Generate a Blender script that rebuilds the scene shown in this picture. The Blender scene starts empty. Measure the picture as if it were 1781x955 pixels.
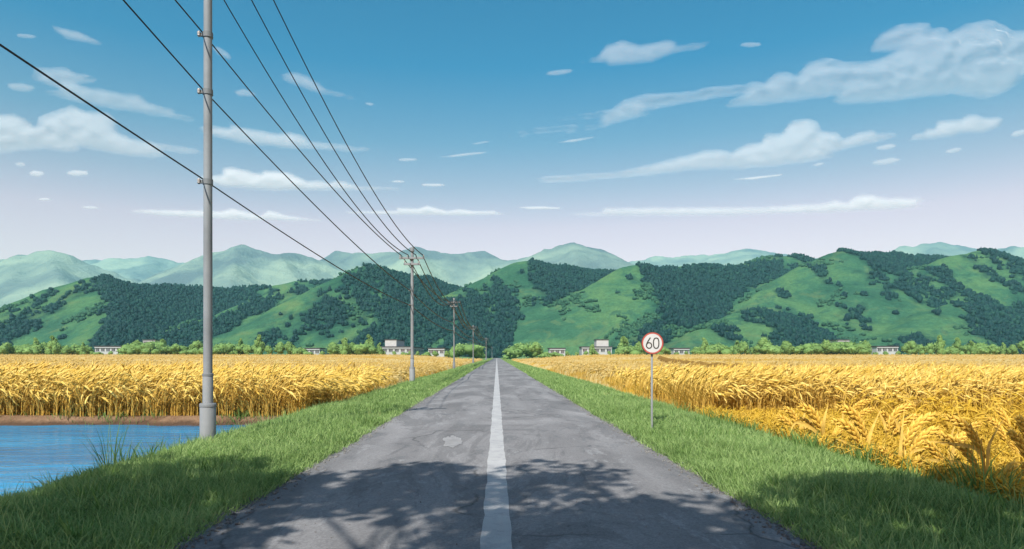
import bpy, bmesh, math, random
import numpy as np
from mathutils import Vector, Matrix

# ------------------------------------------------------------------ camera, light, exposure
scene = bpy.context.scene
col = scene.collection
F, VX, VY, HC = 1150.0, 864.0, 620.0, 1.7          # focal length (px of a 1781 wide frame), horizon point, eye height

cam_d = bpy.data.cameras.new('camera')
cam = bpy.data.objects.new('camera', cam_d); col.objects.link(cam)
cam.location = (0, 0, HC); cam.rotation_euler = (math.pi/2, 0, 0)
cam_d.sensor_width = 36.0; cam_d.lens = 36.0*F/1781.0
cam_d.shift_x = (890.5-VX)/1781.0; cam_d.shift_y = (VY-477.5)/1781.0
cam_d.clip_start = 0.1; cam_d.clip_end = 40000
scene.camera = cam

TO_SUN = Vector((-0.23, -0.64, 0.73)).normalized()
world = bpy.data.worlds.new('World'); scene.world = world; world.use_nodes = True
wn = world.node_tree; wn.nodes.clear()
sky = wn.nodes.new('ShaderNodeTexSky'); sky.sky_type = 'NISHITA'; sky.sun_disc = False
sky.sun_elevation = math.asin(TO_SUN.z); sky.sun_rotation = math.atan2(TO_SUN.x, TO_SUN.y)
sky.altitude = 0; sky.air_density = 1.0; sky.dust_density = 0.5; sky.ozone_density = 3.0
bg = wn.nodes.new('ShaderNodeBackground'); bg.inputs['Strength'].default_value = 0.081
wo = wn.nodes.new('ShaderNodeOutputWorld')
tc = wn.nodes.new('ShaderNodeTexCoord'); sx_ = wn.nodes.new('ShaderNodeSeparateXYZ')      # sky tint: milky low, blue higher, brightened overhead out of frame to fill shade
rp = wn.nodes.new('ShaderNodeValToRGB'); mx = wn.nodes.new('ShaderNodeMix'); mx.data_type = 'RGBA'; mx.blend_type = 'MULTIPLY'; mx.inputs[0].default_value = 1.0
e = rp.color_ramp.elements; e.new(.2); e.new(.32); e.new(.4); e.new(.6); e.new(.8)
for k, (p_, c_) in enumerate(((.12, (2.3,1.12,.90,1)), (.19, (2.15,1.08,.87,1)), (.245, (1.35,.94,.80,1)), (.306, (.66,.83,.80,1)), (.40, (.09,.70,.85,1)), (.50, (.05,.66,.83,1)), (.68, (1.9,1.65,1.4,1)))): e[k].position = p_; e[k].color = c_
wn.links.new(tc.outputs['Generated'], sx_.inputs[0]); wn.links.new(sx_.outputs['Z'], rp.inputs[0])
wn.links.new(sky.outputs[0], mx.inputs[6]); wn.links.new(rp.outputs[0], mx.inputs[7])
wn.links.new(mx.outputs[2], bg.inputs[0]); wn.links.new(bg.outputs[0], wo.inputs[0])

sun_d = bpy.data.lights.new('sun', 'SUN'); sun_d.energy = 4.4; sun_d.angle = math.radians(0.5); sun_d.color = (1.0, 0.955, 0.88)
sun = bpy.data.objects.new('sun', sun_d); col.objects.link(sun)
sun.rotation_euler = (-TO_SUN).to_track_quat('-Z', 'Y').to_euler(); sun.location = (-30, -60, 70)

scene.render.engine = 'CYCLES'
vs = scene.view_settings
vs.view_transform = 'Standard'; vs.look = 'None'; vs.exposure = 0.92; vs.gamma = 1.0; vs.use_curve_mapping = False
cy = scene.cycles
cy.use_denoising = True
try: cy.denoiser = 'OPENIMAGEDENOISE'
except Exception: pass
cy.max_bounces = 6; cy.diffuse_bounces = 2; cy.glossy_bounces = 2; cy.transmission_bounces = 3
cy.volume_bounces = 0; cy.transparent_max_bounces = 12
cy.caustics_reflective = False; cy.caustics_refractive = False
cy.sample_clamp_indirect = 4.0

rng = np.random.default_rng(11); random.seed(11)

# ------------------------------------------------------------------ helpers
def P(px, py, d):
    return Vector(((px-VX)*d/F, d, HC-(py-VY)*d/F))
def Pn(a):
    a = np.asarray(a, float)
    return np.stack([(a[:,0]-VX)*a[:,2]/F, a[:,2], HC-(a[:,1]-VY)*a[:,2]/F], 1)
def lin(r, g, b):
    f = lambda c: (c/255/12.92) if c/255 <= .04045 else ((c/255+.055)/1.055)**2.4
    return (f(r), f(g), f(b), 1.0)
def S(a, b, x):
    t = np.clip((np.asarray(x, float)-a)/(b-a), 0, 1); return t*t*(3-2*t)

def vnoise(x, y, seed=0):
    x = np.asarray(x, float); y = np.asarray(y, float)
    xi = np.floor(x).astype(np.int64); yi = np.floor(y).astype(np.int64)
    fx = x-xi; fy = y-yi; fx = fx*fx*(3-2*fx); fy = fy*fy*(3-2*fy)
    def h(i, j):
        n = (i*374761393 + j*668265263 + seed*974711) & 0x7fffffff
        n = ((n ^ (n >> 13))*1274126177) & 0x7fffffff
        return ((n ^ (n >> 16)) & 0xffff)/65535.0
    return (h(xi,yi)*(1-fx)+h(xi+1,yi)*fx)*(1-fy)+(h(xi,yi+1)*(1-fx)+h(xi+1,yi+1)*fx)*fy
def fbm(x, y, seed=0, o=4):
    s = 0; a = .5; t = 0
    for k in range(o):
        s = s+a*vnoise(x*2**k, y*2**k, seed+k*7); t += a; a *= .5
    return s/t

def tag(o, label=None, cat=None, group=None, kind=None):
    if label: o['label'] = label
    if cat: o['category'] = cat
    if group: o['group'] = group
    if kind: o['kind'] = kind
    return o
def link(name, me, mats=None, parent=None):
    o = bpy.data.objects.new(name, me); col.objects.link(o)
    for m in (mats if isinstance(mats, (list, tuple)) else [mats] if mats else []): me.materials.append(m)
    if parent: o.parent = parent
    return o
def empty(name, loc=(0,0,0), rz=0):
    o = bpy.data.objects.new(name, None); col.objects.link(o)
    o.location = loc; o.rotation_euler = (0,0,rz); o.empty_display_size = .2
    return o
def np_mesh(name, V, quads=None, tris=None, attrs=None, mat_idx=None, smooth=False):
    V = np.asarray(V, np.float32)
    me = bpy.data.meshes.new(name)
    q = np.zeros((0,4), np.int32) if quads is None else np.asarray(quads, np.int32).reshape(-1,4)
    t = np.zeros((0,3), np.int32) if tris is None else np.asarray(tris, np.int32).reshape(-1,3)
    me.vertices.add(len(V)); me.vertices.foreach_set('co', V.ravel())
    nl = q.size+t.size
    me.loops.add(nl); me.loops.foreach_set('vertex_index', np.concatenate([q.ravel(), t.ravel()]))
    me.polygons.add(len(q)+len(t))
    st = np.concatenate([np.arange(len(q))*4, q.size+np.arange(len(t))*3]).astype(np.int32)
    me.polygons.foreach_set('loop_start', st)
    if mat_idx is not None: me.polygons.foreach_set('material_index', np.asarray(mat_idx, np.int32))
    if smooth: me.polygons.foreach_set('use_smooth', np.ones(len(q)+len(t), bool))
    for k, a in (attrs or {}).items():
        at = me.attributes.new(k, 'FLOAT', 'POINT'); at.data.foreach_set('value', np.asarray(a, np.float32))
    me.update(calc_edges=True); me.validate()
    return me

class MB:
    """collects boxes, tubes and lathes, then links them as one mesh"""
    def __init__(s): s.v = []; s.f = []
    def add(s, vs_, fs_):
        b = len(s.v); s.v += [tuple(v) for v in vs_]; s.f += [tuple(i+b for i in f) for f in fs_]; return s
    def box(s, c, d, bev=0.0):
        x, y, z = d[0]/2, d[1]/2, d[2]/2
        bm = bmesh.new(); bmesh.ops.create_cube(bm, size=1)
        for v in bm.verts: v.co = Vector((v.co.x*2*x, v.co.y*2*y, v.co.z*2*z))
        if bev: bmesh.ops.bevel(bm, geom=bm.edges[:], offset=bev, segments=2, affect='EDGES')
        bm.verts.index_update()
        s.add([v.co+Vector(c) for v in bm.verts], [[v.index for v in f.verts] for f in bm.faces]); bm.free(); return s
    def lathe(s, prof, c=(0,0,0), n=20, axis='z'):
        vs_ = []; fs_ = []
        for r, z in prof:
            for k in range(n):
                a = 2*math.pi*k/n
                p = (r*math.cos(a), r*math.sin(a), z)
                if axis == 'y': p = (p[0], p[2], p[1])
                vs_.append(Vector(p)+Vector(c))
        m = len(prof)
        for i in range(m-1):
            for k in range(n):
                a, b = i*n+k, i*n+(k+1)%n
                fs_.append((a, b, b+n, a+n))
        fs_.append(tuple(reversed(range(n)))); fs_.append(tuple(range((m-1)*n, m*n)))
        return s.add(vs_, fs_)
    def tube(s, pts, r, n=6):
        pts = [Vector(p) for p in pts]; rs = r if hasattr(r, '__len__') else [r]*len(pts)
        vs_ = []; fs_ = []
        for i, p in enumerate(pts):
            t = (pts[min(i+1, len(pts)-1)]-pts[max(i-1, 0)]).normalized()
            u = t.orthogonal() if abs(t.z) > .95 else t.cross(Vector((0,0,1)))
            u.normalize(); w = t.cross(u)
            for k in range(n):
                a = 2*math.pi*k/n
                vs_.append(p+(u*math.cos(a)+w*math.sin(a))*rs[i])
        for i in range(len(pts)-1):
            for k in range(n):
                a, b = i*n+k, i*n+(k+1)%n
                fs_.append((a, b, b+n, a+n))
        fs_.append(tuple(reversed(range(n)))); fs_.append(tuple(range((len(pts)-1)*n, len(pts)*n)))
        return s.add(vs_, fs_)
    def build(s, name, mat, parent=None, smooth=False):
        me = bpy.data.meshes.new(name); me.from_pydata(s.v, [], s.f)
        bm = bmesh.new(); bm.from_mesh(me); bmesh.ops.recalc_face_normals(bm, faces=bm.faces); bm.to_mesh(me); bm.free()
        if smooth:
            for p in me.polygons: p.use_smooth = len(p.vertices) <= 4
            me.set_sharp_from_angle(angle=math.radians(50))
        return link(name, me, mat, parent)

# ------------------------------------------------------------------ materials
class NT:
    def __init__(s, name):
        s.m = bpy.data.materials.new(name); s.m.use_nodes = True
        s.t = s.m.node_tree; s.t.nodes.clear()
        s.out = s.n('ShaderNodeOutputMaterial')
    def n(s, kind, **kw):
        nd = s.t.nodes.new(kind)
        for k, v in kw.items():
            if k.startswith('i_'):
                key = k[2:].replace('_', ' ')
                nd.inputs[key].default_value = v
            else: setattr(nd, k, v)
        return nd
    def l(s, a, b): s.t.links.new(a, b)
    def obj(s, scale=(1,1,1)):
        g = s.n('ShaderNodeNewGeometry')
        if scale == (1,1,1): return g.outputs['Position']
        mp = s.n('ShaderNodeMapping'); mp.inputs['Scale'].default_value = scale
        s.l(g.outputs['Position'], mp.inputs['Vector']); return mp.outputs[0]
    def noise(s, vec, scale, detail=4, rough=.55, dist=0.0):
        nd = s.n('ShaderNodeTexNoise'); nd.inputs['Scale'].default_value = scale; nd.inputs['Detail'].default_value = detail
        nd.inputs['Roughness'].default_value = rough; nd.inputs['Distortion'].default_value = dist
        s.l(vec, nd.inputs['Vector']); return nd.outputs['Fac']
    def ramp(s, fac, stops, interp='LINEAR'):
        r = s.n('ShaderNodeValToRGB'); r.color_ramp.interpolation = interp
        e = r.color_ramp.elements
        while len(e) < len(stops): e.new(.5)
        for k, (p, c) in enumerate(stops):
            e[k].position = p; e[k].color = c if hasattr(c, '__len__') else (c,c,c,1)
        s.l(fac, r.inputs[0]); return r.outputs[0]
    def mix(s, fac, a, b, mode='MIX'):
        m = s.n('ShaderNodeMix', data_type='RGBA', blend_type=mode)
        for sock, v in ((m.inputs[0], fac), (m.inputs[6], a), (m.inputs[7], b)):
            if hasattr(v, 'default_value') or hasattr(v, 'is_linked'): s.l(v, sock)
            else: sock.default_value = v
        return m.outputs[2]
    def attr(s, name):
        a = s.n('ShaderNodeAttribute'); a.attribute_name = name; return a.outputs['Fac']
    def math(s, op, a, b=0.0):
        m = s.n('ShaderNodeMath', operation=op)
        for k, v in ((0, a), (1, b)):
            if hasattr(v, 'is_linked'): s.l(v, m.inputs[k])
            else: m.inputs[k].default_value = v
        return m.outputs[0]
    def bump(s, h, strength=.4, dist=.02):
        b = s.n('ShaderNodeBump'); b.inputs['Strength'].default_value = strength; b.inputs['Distance'].default_value = dist
        s.l(h, b.inputs['Height']); return b.outputs[0]
    def pbr(s, color, rough=.8, normal=None, metallic=0.0, spec=.3):
        p = s.n('ShaderNodeBsdfPrincipled')
        if hasattr(color, 'is_linked'): s.l(color, p.inputs['Base Color'])
        else: p.inputs['Base Color'].default_value = color
        if hasattr(rough, 'is_linked'): s.l(rough, p.inputs['Roughness'])
        else: p.inputs['Roughness'].default_value = rough
        p.inputs['Metallic'].default_value = metallic
        p.inputs['Specular IOR Level'].default_value = spec
        if normal is not None: s.l(normal, p.inputs['Normal'])
        return p
    def done(s, shader):
        s.l(shader.outputs[0], s.out.inputs['Surface']); return s.m
    def leaf(s, color, transl=.3):
        d = s.pbr(color, .65, spec=.2); t = s.n('ShaderNodeBsdfTranslucent'); s.l(color, t.inputs[0])
        m = s.n('ShaderNodeMixShader'); m.inputs[0].default_value = transl
        s.l(d.outputs[0], m.inputs[1]); s.l(t.outputs[0], m.inputs[2])
        return s.done(m)

def mat_plain(name, rgb, rough=.7, var=.12, scale=6, metallic=0, spec=.3, bump=.15):
    t = NT(name); v = t.obj(); n = t.noise(v, scale, 5)
    c = t.ramp(n, [(.25, tuple(x*(1-var) for x in rgb[:3])+(1,)), (.75, tuple(min(1, x*(1+var)) for x in rgb[:3])+(1,))])
    return t.done(t.pbr(c, rough, t.bump(t.noise(v, scale*8, 3), bump, .01), metallic, spec))

def mat_asphalt():
    t = NT('asphalt'); v = t.obj(); vs_ = t.obj((1.0, .35, 1.0))
    big = t.noise(vs_, .45, 5, .6, .6)
    c = t.ramp(big, [(.3, (.160,.157,.158,1)), (.46, (.228,.222,.223,1)), (.55, (.27,.263,.263,1)), (.7, (.33,.32,.32,1))])
    blot = t.ramp(t.noise(vs_, 1.7, 6, .7, .4), [(.56, 0.0), (.60, 1.0)])
    c = t.mix(t.math('MULTIPLY', blot, .5), c, (.13,.135,.14,1))
    pale = t.ramp(t.noise(t.obj((.8,.3,1)), 2.3, 6, .72, .5), [(.585, 0.0), (.62, 1.0)])
    c = t.mix(t.math('MULTIPLY', pale, .5), c, (.36,.36,.36,1))
    sp = t.n('ShaderNodeSeparateXYZ'); t.l(v, sp.inputs[0])
    tr = t.math('ABSOLUTE', t.math('SUBTRACT', t.math('ABSOLUTE', t.math('SUBTRACT', t.math('ABSOLUTE', sp.outputs['X']), 1.45)), .72))
    trk = t.ramp(t.math('ADD', tr, t.math('MULTIPLY', t.math('SUBTRACT', t.noise(vs_, .8, 4), .5), .35)), [(.05, 1.0), (.32, 0.0)])
    c = t.mix(t.math('MULTIPLY', trk, .28), c, (.32,.315,.315,1))
    wide = t.ramp(t.noise(t.obj((.55,.16,1)), .9, 7, .72, .9), [(.50, 0.0), (.535, 1.0)])
    c = t.mix(t.math('MULTIPLY', wide, .45), c, (.115,.113,.115,1))
    gv = t.n('ShaderNodeTexVoronoi'); gv.inputs['Scale'].default_value = 42; t.l(v, gv.inputs['Vector'])
    c = t.mix(.30, c, t.ramp(gv.outputs['Color'], [(.2, .30), (.8, .72)]), 'OVERLAY')
    fine = t.noise(v, 90, 3, .8)
    c = t.mix(.55, c, t.ramp(fine, [(.3, (.08,.08,.085,1)), (.52, (.22,.22,.225,1)), (.72, (.40,.40,.40,1))]), 'OVERLAY')
    vo = t.n('ShaderNodeTexVoronoi', feature='DISTANCE_TO_EDGE'); vo.inputs['Scale'].default_value = .42
    nd = t.n('ShaderNodeTexNoise'); nd.inputs['Scale'].default_value = 1.3; nd.inputs['Detail'].default_value = 5
    t.l(v, nd.inputs['Vector'])
    t.l(t.mix(.35, v, nd.outputs['Color']), vo.inputs['Vector'])
    crack = t.ramp(vo.outputs['Distance'], [(.0, 1.0), (.009, 0.0)])
    gate = t.ramp(t.noise(v, .5, 2), [(.48, 0.0), (.56, 1.0)])
    cr = t.math('MULTIPLY', crack, gate)
    c = t.mix(t.math('MULTIPLY', cr, .75), c, (.04,.04,.04,1))
    h = t.math('SUBTRACT', fine, t.math('MULTIPLY', cr, 1.5))
    return t.done(t.pbr(c, .88, t.bump(h, .45, .012), spec=.25))
def mat_paint():
    t = NT('worn_road_paint'); v = t.obj()
    w = t.ramp(t.noise(v, 5.5, 7, .75), [(.50, 0.0), (.63, 1.0)])
    grime = t.ramp(t.noise(v, .9, 4), [(.3, (.29,.29,.29,1)), (.7, (.385,.38,.375,1))])
    c = t.mix(t.math('MULTIPLY', w, .8), grime, (.24,.24,.25,1))
    fine = t.noise(v, 95, 3, .8)
    c = t.mix(.3, c, t.ramp(fine, [(.3, .2), (.6, .6)]), 'OVERLAY')
    return t.done(t.pbr(c, .75, t.bump(fine, .35, .01)))
def mat_soil(name, a, b, scale=.9):
    t = NT(name); v = t.obj()
    c = t.ramp(t.noise(v, scale, 7, .65), [(.3, a), (.7, b)])
    return t.done(t.pbr(c, .95, t.bump(t.noise(v, scale*14, 5, .7), .8, .05), spec=.1))
def mat_bank():
    t = NT('bank_earth'); v = t.obj()
    c = t.ramp(t.noise(v, .9, 8, .7), [(.3, (.13,.075,.042,1)), (.7, (.28,.18,.11,1))])
    sp = t.n('ShaderNodeSeparateXYZ'); t.l(v, sp.inputs[0])
    zz_ = t.math('ADD', sp.outputs['Z'], t.math('MULTIPLY', t.math('SUBTRACT', t.noise(v, 2.2, 4), .5), .22))
    wet = t.n('ShaderNodeMapRange'); wet.inputs[1].default_value = -.33; wet.inputs[2].default_value = -.24; wet.inputs[3].default_value = 1; wet.inputs[4].default_value = 0
    t.l(zz_, wet.inputs[0])
    c = t.mix(wet.outputs[0], c, (.085,.052,.033,1))
    return t.done(t.pbr(c, .9, t.bump(t.noise(v, 9, 6, .75), 1.0, .09), spec=.15))
def mat_grass(name, dark, mid, light, dry=(.48,.42,.19,1)):
    t = NT(name); a = t.attr('tint')
    big = t.noise(t.obj(), .55, 3)
    f = t.math('ADD', t.math('MULTIPLY', a, .65), t.math('MULTIPLY', t.math('SUBTRACT', big, .32), .9))
    return t.leaf(t.ramp(f, [(.0, dark), (.42, mid), (.80, light), (.93, light), (.97, dry)]), .48)
def mat_wheat(name, stem, ear_a, ear_b):
    t = NT(name)
    ear = t.mix(t.attr('tint'), ear_a, ear_b)
    c = t.mix(t.attr('part'), stem, ear)
    return t.leaf(c, .25)
def mat_canopy():
    t = NT('ripe_crop'); v = t.obj((.012, .075, 1))
    b = t.noise(v, 1.0, 5, .6, .5)
    c = t.ramp(b, [(.36, (.36,.20,.015,1)), (.44, (.42,.26,.04,1)), (.50, (.47,.34,.13,1)), (.7, (.48,.37,.16,1))])
    c = t.mix(.5, c, t.ramp(t.noise(t.obj((1,.25,1)), 1.5, 6, .7), [(.3, .28), (.7, .68)]), 'OVERLAY')
    return t.done(t.pbr(c, .95, t.bump(t.noise(t.obj((1,.5,1)), 3, 5, .7), .7, .25), spec=.08))
def mat_water():
    t = NT('pond_water'); v = t.obj((1.0, 2.6, 1))
    n = t.noise(v, .9, 5, .6, .5)
    c = t.ramp(t.noise(t.obj((.12,.5,1)), 1.0, 4), [(.35, (.001,.130,.27,1)), (.65, (.003,.225,.42,1))])
    p = t.pbr(c, .06, t.bump(n, .34, .16), spec=.16); p.inputs['IOR'].default_value = 1.33
    return t.done(p)
def mat_hill():
    t = NT('hill_cover'); v = t.obj()
    n = t.noise(v, .012, 6, .6, .6); n2 = t.noise(v, .035, 7, .7)
    meadow = t.ramp(n, [(.35, (.024,.082,.045,1)), (.46, (.036,.108,.056,1)), (.52, (.055,.135,.058,1)), (.66, (.080,.165,.062,1))])
    meadow = t.mix(t.ramp(n2, [(.56, 0.0), (.6, .75)]), meadow, (.030,.088,.052,1))
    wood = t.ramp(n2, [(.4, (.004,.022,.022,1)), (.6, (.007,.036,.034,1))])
    tuft = t.noise(v, .22, 8, .8)
    meadow = t.mix(.55, meadow, t.ramp(tuft, [(.32, .22), (.5, .5), (.68, .80)]), 'OVERLAY')
    dry = t.ramp(t.noise(v, .02, 5, .65, 1.2), [(.55, 0.0), (.66, .45)])
    meadow = t.mix(dry, meadow, (.115,.165,.062,1))
    c = t.mix(t.attr('forest_shade'), meadow, wood)  # dark woodland tone also carries painted shade of the right-facing slopes
    return t.done(t.pbr(c, .95, t.bump(t.noise(v, .12, 6, .75), .8, 6), spec=.05))
def mat_mountain():
    t = NT('mountain_cover'); v = t.obj()
    n = t.noise(v, .0022, 6, .6, .7)
    c = t.ramp(n, [(.40, (.085,.115,.125,1)), (.50, (.14,.19,.165,1)), (.62, (.235,.30,.22,1))])
    return t.done(t.pbr(c, .95, t.bump(t.noise(v, .01, 7, .7), .9, 30), spec=.05))
def mat_cloud():
    t = NT('cloud_vapour')
    e = t.attr('depth'); v = t.obj((1,1,1.6))
    n = t.noise(v, .006, 9, .68, .5)
    f = t.math('ADD', e, t.math('MULTIPLY', t.math('SUBTRACT', n, .5), .75))
    a = t.ramp(f, [(.05, 0.0), (.22, .10), (.55, .20), (1.0, .30)])
    d = t.n('ShaderNodeBsdfDiffuse'); d.inputs[0].default_value = (.9,.9,.9,1)
    tr = t.n('ShaderNodeBsdfTranslucent'); tr.inputs[0].default_value = (.9,.9,.9,1)
    m1 = t.n('ShaderNodeMixShader'); m1.inputs[0].default_value = .5
    t.l(d.outputs[0], m1.inputs[1]); t.l(tr.outputs[0], m1.inputs[2])
    tp = t.n('ShaderNodeBsdfTransparent'); m2 = t.n('ShaderNodeMixShader')
    t.l(t.math('MULTIPLY', a, t.attr('dens')), m2.inputs[0]); t.l(tp.outputs[0], m2.inputs[1]); t.l(m1.outputs[0], m2.inputs[2])
    return t.done(m2)
def mat_foliage(name, dark, mid, light, scale=.6):
    t = NT(name); n = t.noise(t.obj(), scale, 3)
    f = t.math('ADD', t.math('MULTIPLY', t.attr('tint'), .6), t.math('MULTIPLY', n, .4))
    return t.leaf(t.ramp(f, [(.2, dark), (.5, mid), (.85, light)]), .25)

M = {}
M['asphalt'] = mat_asphalt(); M['paint'] = mat_paint()
M['verge_soil'] = mat_soil('verge_turf', (.13,.19,.055,1), (.21,.285,.09,1), 1.4)
M['straw'] = mat_soil('straw_ground', (.36,.205,.022,1), (.55,.36,.045,1), 1.2)
M['bank'] = mat_bank()
M['bund'] = mat_soil('field_earth', (.14,.075,.018,1), (.27,.155,.03,1), .8)
M['meadow'] = mat_soil('far_meadow', (.08,.15,.06,1), (.11,.19,.07,1), .05)
M['patch'] = mat_soil('pale_patch', (.25,.248,.25,1), (.36,.355,.355,1), 5)
M['grass'] = mat_grass('verge_grass', (.12,.20,.055,1), (.245,.37,.115,1), (.37,.49,.19,1))
M['reed'] = mat_grass('tall_grass', (.065,.135,.030,1), (.14,.25,.06,1), (.26,.38,.11,1))
M['wheat'] = mat_wheat('wheat', (.50,.31,.06,1), (.66,.43,.07,1), (.83,.62,.18,1))
M['wheat_far'] = mat_wheat('wheat_pale', (.37,.23,.045,1), (.46,.31,.075,1), (.58,.45,.19,1))
M['stubble'] = mat_wheat('low_wheat', (.46,.27,.022,1), (.56,.35,.025,1), (.66,.44,.07,1))
M['ear'] = mat_plain('wheat_ear', (.66,.42,.07), .6, .3, 30, bump=.3)
M['stalk'] = mat_plain('wheat_stalk', (.50,.31,.05), .6, .3, 12)
M['leafblade'] = mat_plain('wheat_leaf', (.56,.37,.08), .55, .3, 8)
M['canopy'] = mat_canopy(); M['water'] = mat_water(); M['hill'] = mat_hill(); M['mountain'] = mat_mountain(); M['cloud'] = mat_cloud()
M['wood'] = mat_foliage('hill_wood', (.002,.020,.022,1), (.004,.032,.032,1), (.012,.056,.038,1), .01)  # tree colour kept dark, slope shade included in it
M['scrub'] = mat_foliage('hill_scrub', (.018,.070,.038,1), (.028,.092,.046,1), (.045,.12,.055,1), .01)
M['bush'] = mat_foliage('hedge_leaf', (.10,.18,.05,1), (.17,.29,.08,1), (.29,.42,.14,1), .12)
M['treeleaf'] = mat_foliage('tree_leaf', (.03,.07,.015,1), (.06,.12,.025,1), (.10,.18,.04,1), .5)
M['bark'] = mat_plain('bark', (.10,.075,.05), .9, .35, 5, bump=.8)
M['galv'] = mat_plain('pole_grey', (.20,.212,.22), .65, .22, 1.6)
M['galv_dark'] = mat_plain('weathered_steel', (.15,.16,.165), .6, .12, 3)
M['wire'] = mat_plain('wire_sheath', (.018,.018,.02), .6, .1, 3)
M['porcelain'] = mat_plain('porcelain', (.30,.27,.25), .3, .1, 10)
M['render'] = mat_plain('grey_render', (.38,.38,.375), .85, .10, .8)
M['roofgrey'] = mat_plain('dark_fascia', (.055,.052,.05), .8, .12, .8)
M['grit'] = mat_soil('grit', (.12,.115,.11,1), (.34,.33,.31,1), 9)
M['glass'] = mat_plain('dark_window_glass', (.035,.03,.032), .12, .1, 1, spec=.5, bump=0)
M['frame'] = mat_plain('window_frame', (.42,.42,.42), .6, .05, 2)
M['sign_white'] = mat_plain('sign_white', (.47,.47,.46), .45, .05, 4, bump=.03)
M['sign_red'] = mat_plain('sign_red', (.36,.075,.055), .5, .2, 5, bump=.03)
M['sign_black'] = mat_plain('sign_black', (.035,.033,.028), .5, .05, 5, bump=.02)
M['sign_back'] = mat_plain('sign_steel', (.30,.30,.30), .5, .08, 4, metallic=.4)

# ------------------------------------------------------------------ ground
WATER_Z = -0.39
ROAD_W = 2.87
def pond_edge(y):      # x of the near bank top on the left
    return -5.62+0.2*(vnoise(y*.8, 0*y+3.3, 5)-.5)
def far_bank(x):
    return 20.35+.55*(vnoise(x*.5, 0*x+1.5, 9)-.5)+.45*(vnoise(x*1.9, 0*x+4.5, 19)-.5)
def zg(x, y):
    x = np.asarray(x, float); y = np.asarray(y, float); ax = np.abs(x)
    rise = 1.85*S(55, 300, y)*S(7, 42, ax)
    field = -.12+rise+.05*(vnoise(x*.3, y*.3, 2)-.5)
    verge = .02+.07*S(2.9, 4.2, ax)*1.0+.06*(vnoise(x*1.3, y*1.3, 4)-.5)
    z = verge+(field-verge)*S(4.9, 6.4, ax)
    z = np.where(ax < 2.95, -.06+.06*S(2.7, 2.95, ax), z)
    left = x < 0
    inpond = S(pond_edge(y), pond_edge(y)-3.2, x)*(1-S(far_bank(x)-1.0, far_bank(x), y)) if True else 0
    # smoothstep with reversed limits: handled explicitly
    t = np.clip((pond_edge(y)-x)/2.0, 0, 1); side = t*t*(3-2*t)
    u = np.clip((far_bank(x)-y)/.9, 0, 1); far = u*u*(3-2*u)
    pond = np.where(left, side*far, 0)
    return z*(1-pond)+pond*(-1.0)
def z1(x, y): return float(zg(np.array([x]), np.array([y]))[0])

def graded(a, b, step, outer, ratio=1.13):
    xs = list(np.arange(a, b+1e-6, step)); s = step
    while xs[-1] < outer[1]: s *= ratio; xs.append(xs[-1]+s)
    s = step
    while xs[0] > outer[0]: s *= ratio; xs.insert(0, xs[0]-s)
    return np.array(xs)
def grid_mesh(name, X, Y, Z, attrs=None, mat_idx=None, keep=None, smooth=True):
    ny, nx = X.shape
    V = np.stack([X.ravel(), Y.ravel(), Z.ravel()], 1)
    i = np.arange(ny-1)[:,None]*nx+np.arange(nx-1)[None,:]
    q = np.stack([i, i+1, i+nx+1, i+nx], -1).reshape(-1, 4)
    if keep is not None:
        q = q[keep.ravel()]
        if mat_idx is not None: mat_idx = mat_idx.ravel()[keep.ravel()]
    return np_mesh(name, V, quads=q, attrs=attrs, mat_idx=None if mat_idx is None else np.ravel(mat_idx), smooth=smooth)

xs = graded(-14, 14, .35, (-6500, 6500)); ys = graded(-8, 30, .4, (-400, 6500), 1.1)
X, Y = np.meshgrid(xs, ys)
cx, cyy = (X[:-1,:-1]+X[1:,1:])/2, (Y[:-1,:-1]+Y[1:,1:])/2
mi = np.full(cx.shape, 1)                                    # straw
verge_out = np.where(cx < 0, np.where(cyy < 20.2, 8.6, 5.9), 5.9)
mi[np.abs(cx) < verge_out] = 0
mi[(cx < -6.4) & (cyy > 18.6) & (cyy < 20.9)] = 2
mi[(cx < -8.6) & (cyy <= 18.6)] = 2
mi[cyy > 320] = 3
mi[(cyy < -8)] = 3
g = link('ground', grid_mesh('ground', X, Y, zg(X, Y), mat_idx=mi), [M['verge_soil'], M['straw'], M['bank'], M['meadow']]); tag(g, kind='structure')

# road with slightly ragged edges
yr = graded(-30, 60, .3, (-30.01, 690), 1.08)
xe_l = -ROAD_W-.10*(fbm(yr*1.7, yr*0+2, 21, 4)-.5)*2*1.0; xe_r = ROAD_W+.10*(fbm(yr*1.7, yr*0+8, 22, 4)-.5)*2
fr = np.linspace(0, 1, 9)
XR = xe_l[:,None]*(1-fr)+xe_r[:,None]*fr; YR = np.repeat(yr[:,None], 9, 1)
ZR = .012+.028*(1-(XR/ROAD_W)**2)
tag(link('road', grid_mesh('road', XR, YR, ZR), M['asphalt']), kind='structure')
wl = .137+.022*(fbm(yr*2.3, yr*0+1, 31, 4)-.5)*2; wr = .137+.022*(fbm(yr*2.3, yr*0+5, 33, 4)-.5)*2
XL = np.stack([-wl, 0*yr, wr], 1); YL = np.repeat(yr[:,None], 3, 1)
tag(link('road_marking', grid_mesh('road_marking', XL, YL, .012+.028*(1-(XL/ROAD_W)**2)+.004), M['paint']), kind='structure')
def flat_patch(name, pts, z, mat):
    me = bpy.data.meshes.new(name); me.from_pydata([(x, y, z+.028*(1-(x/ROAD_W)**2)) for x, y in pts], [], [tuple(range(len(pts)))])
    return tag(link(name, me, mat), kind='structure')
def gpt(px, py, z=0.0):
    d = (HC-z)*F/(py-VY); return ((px-VX)*d/F, d)
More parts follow.
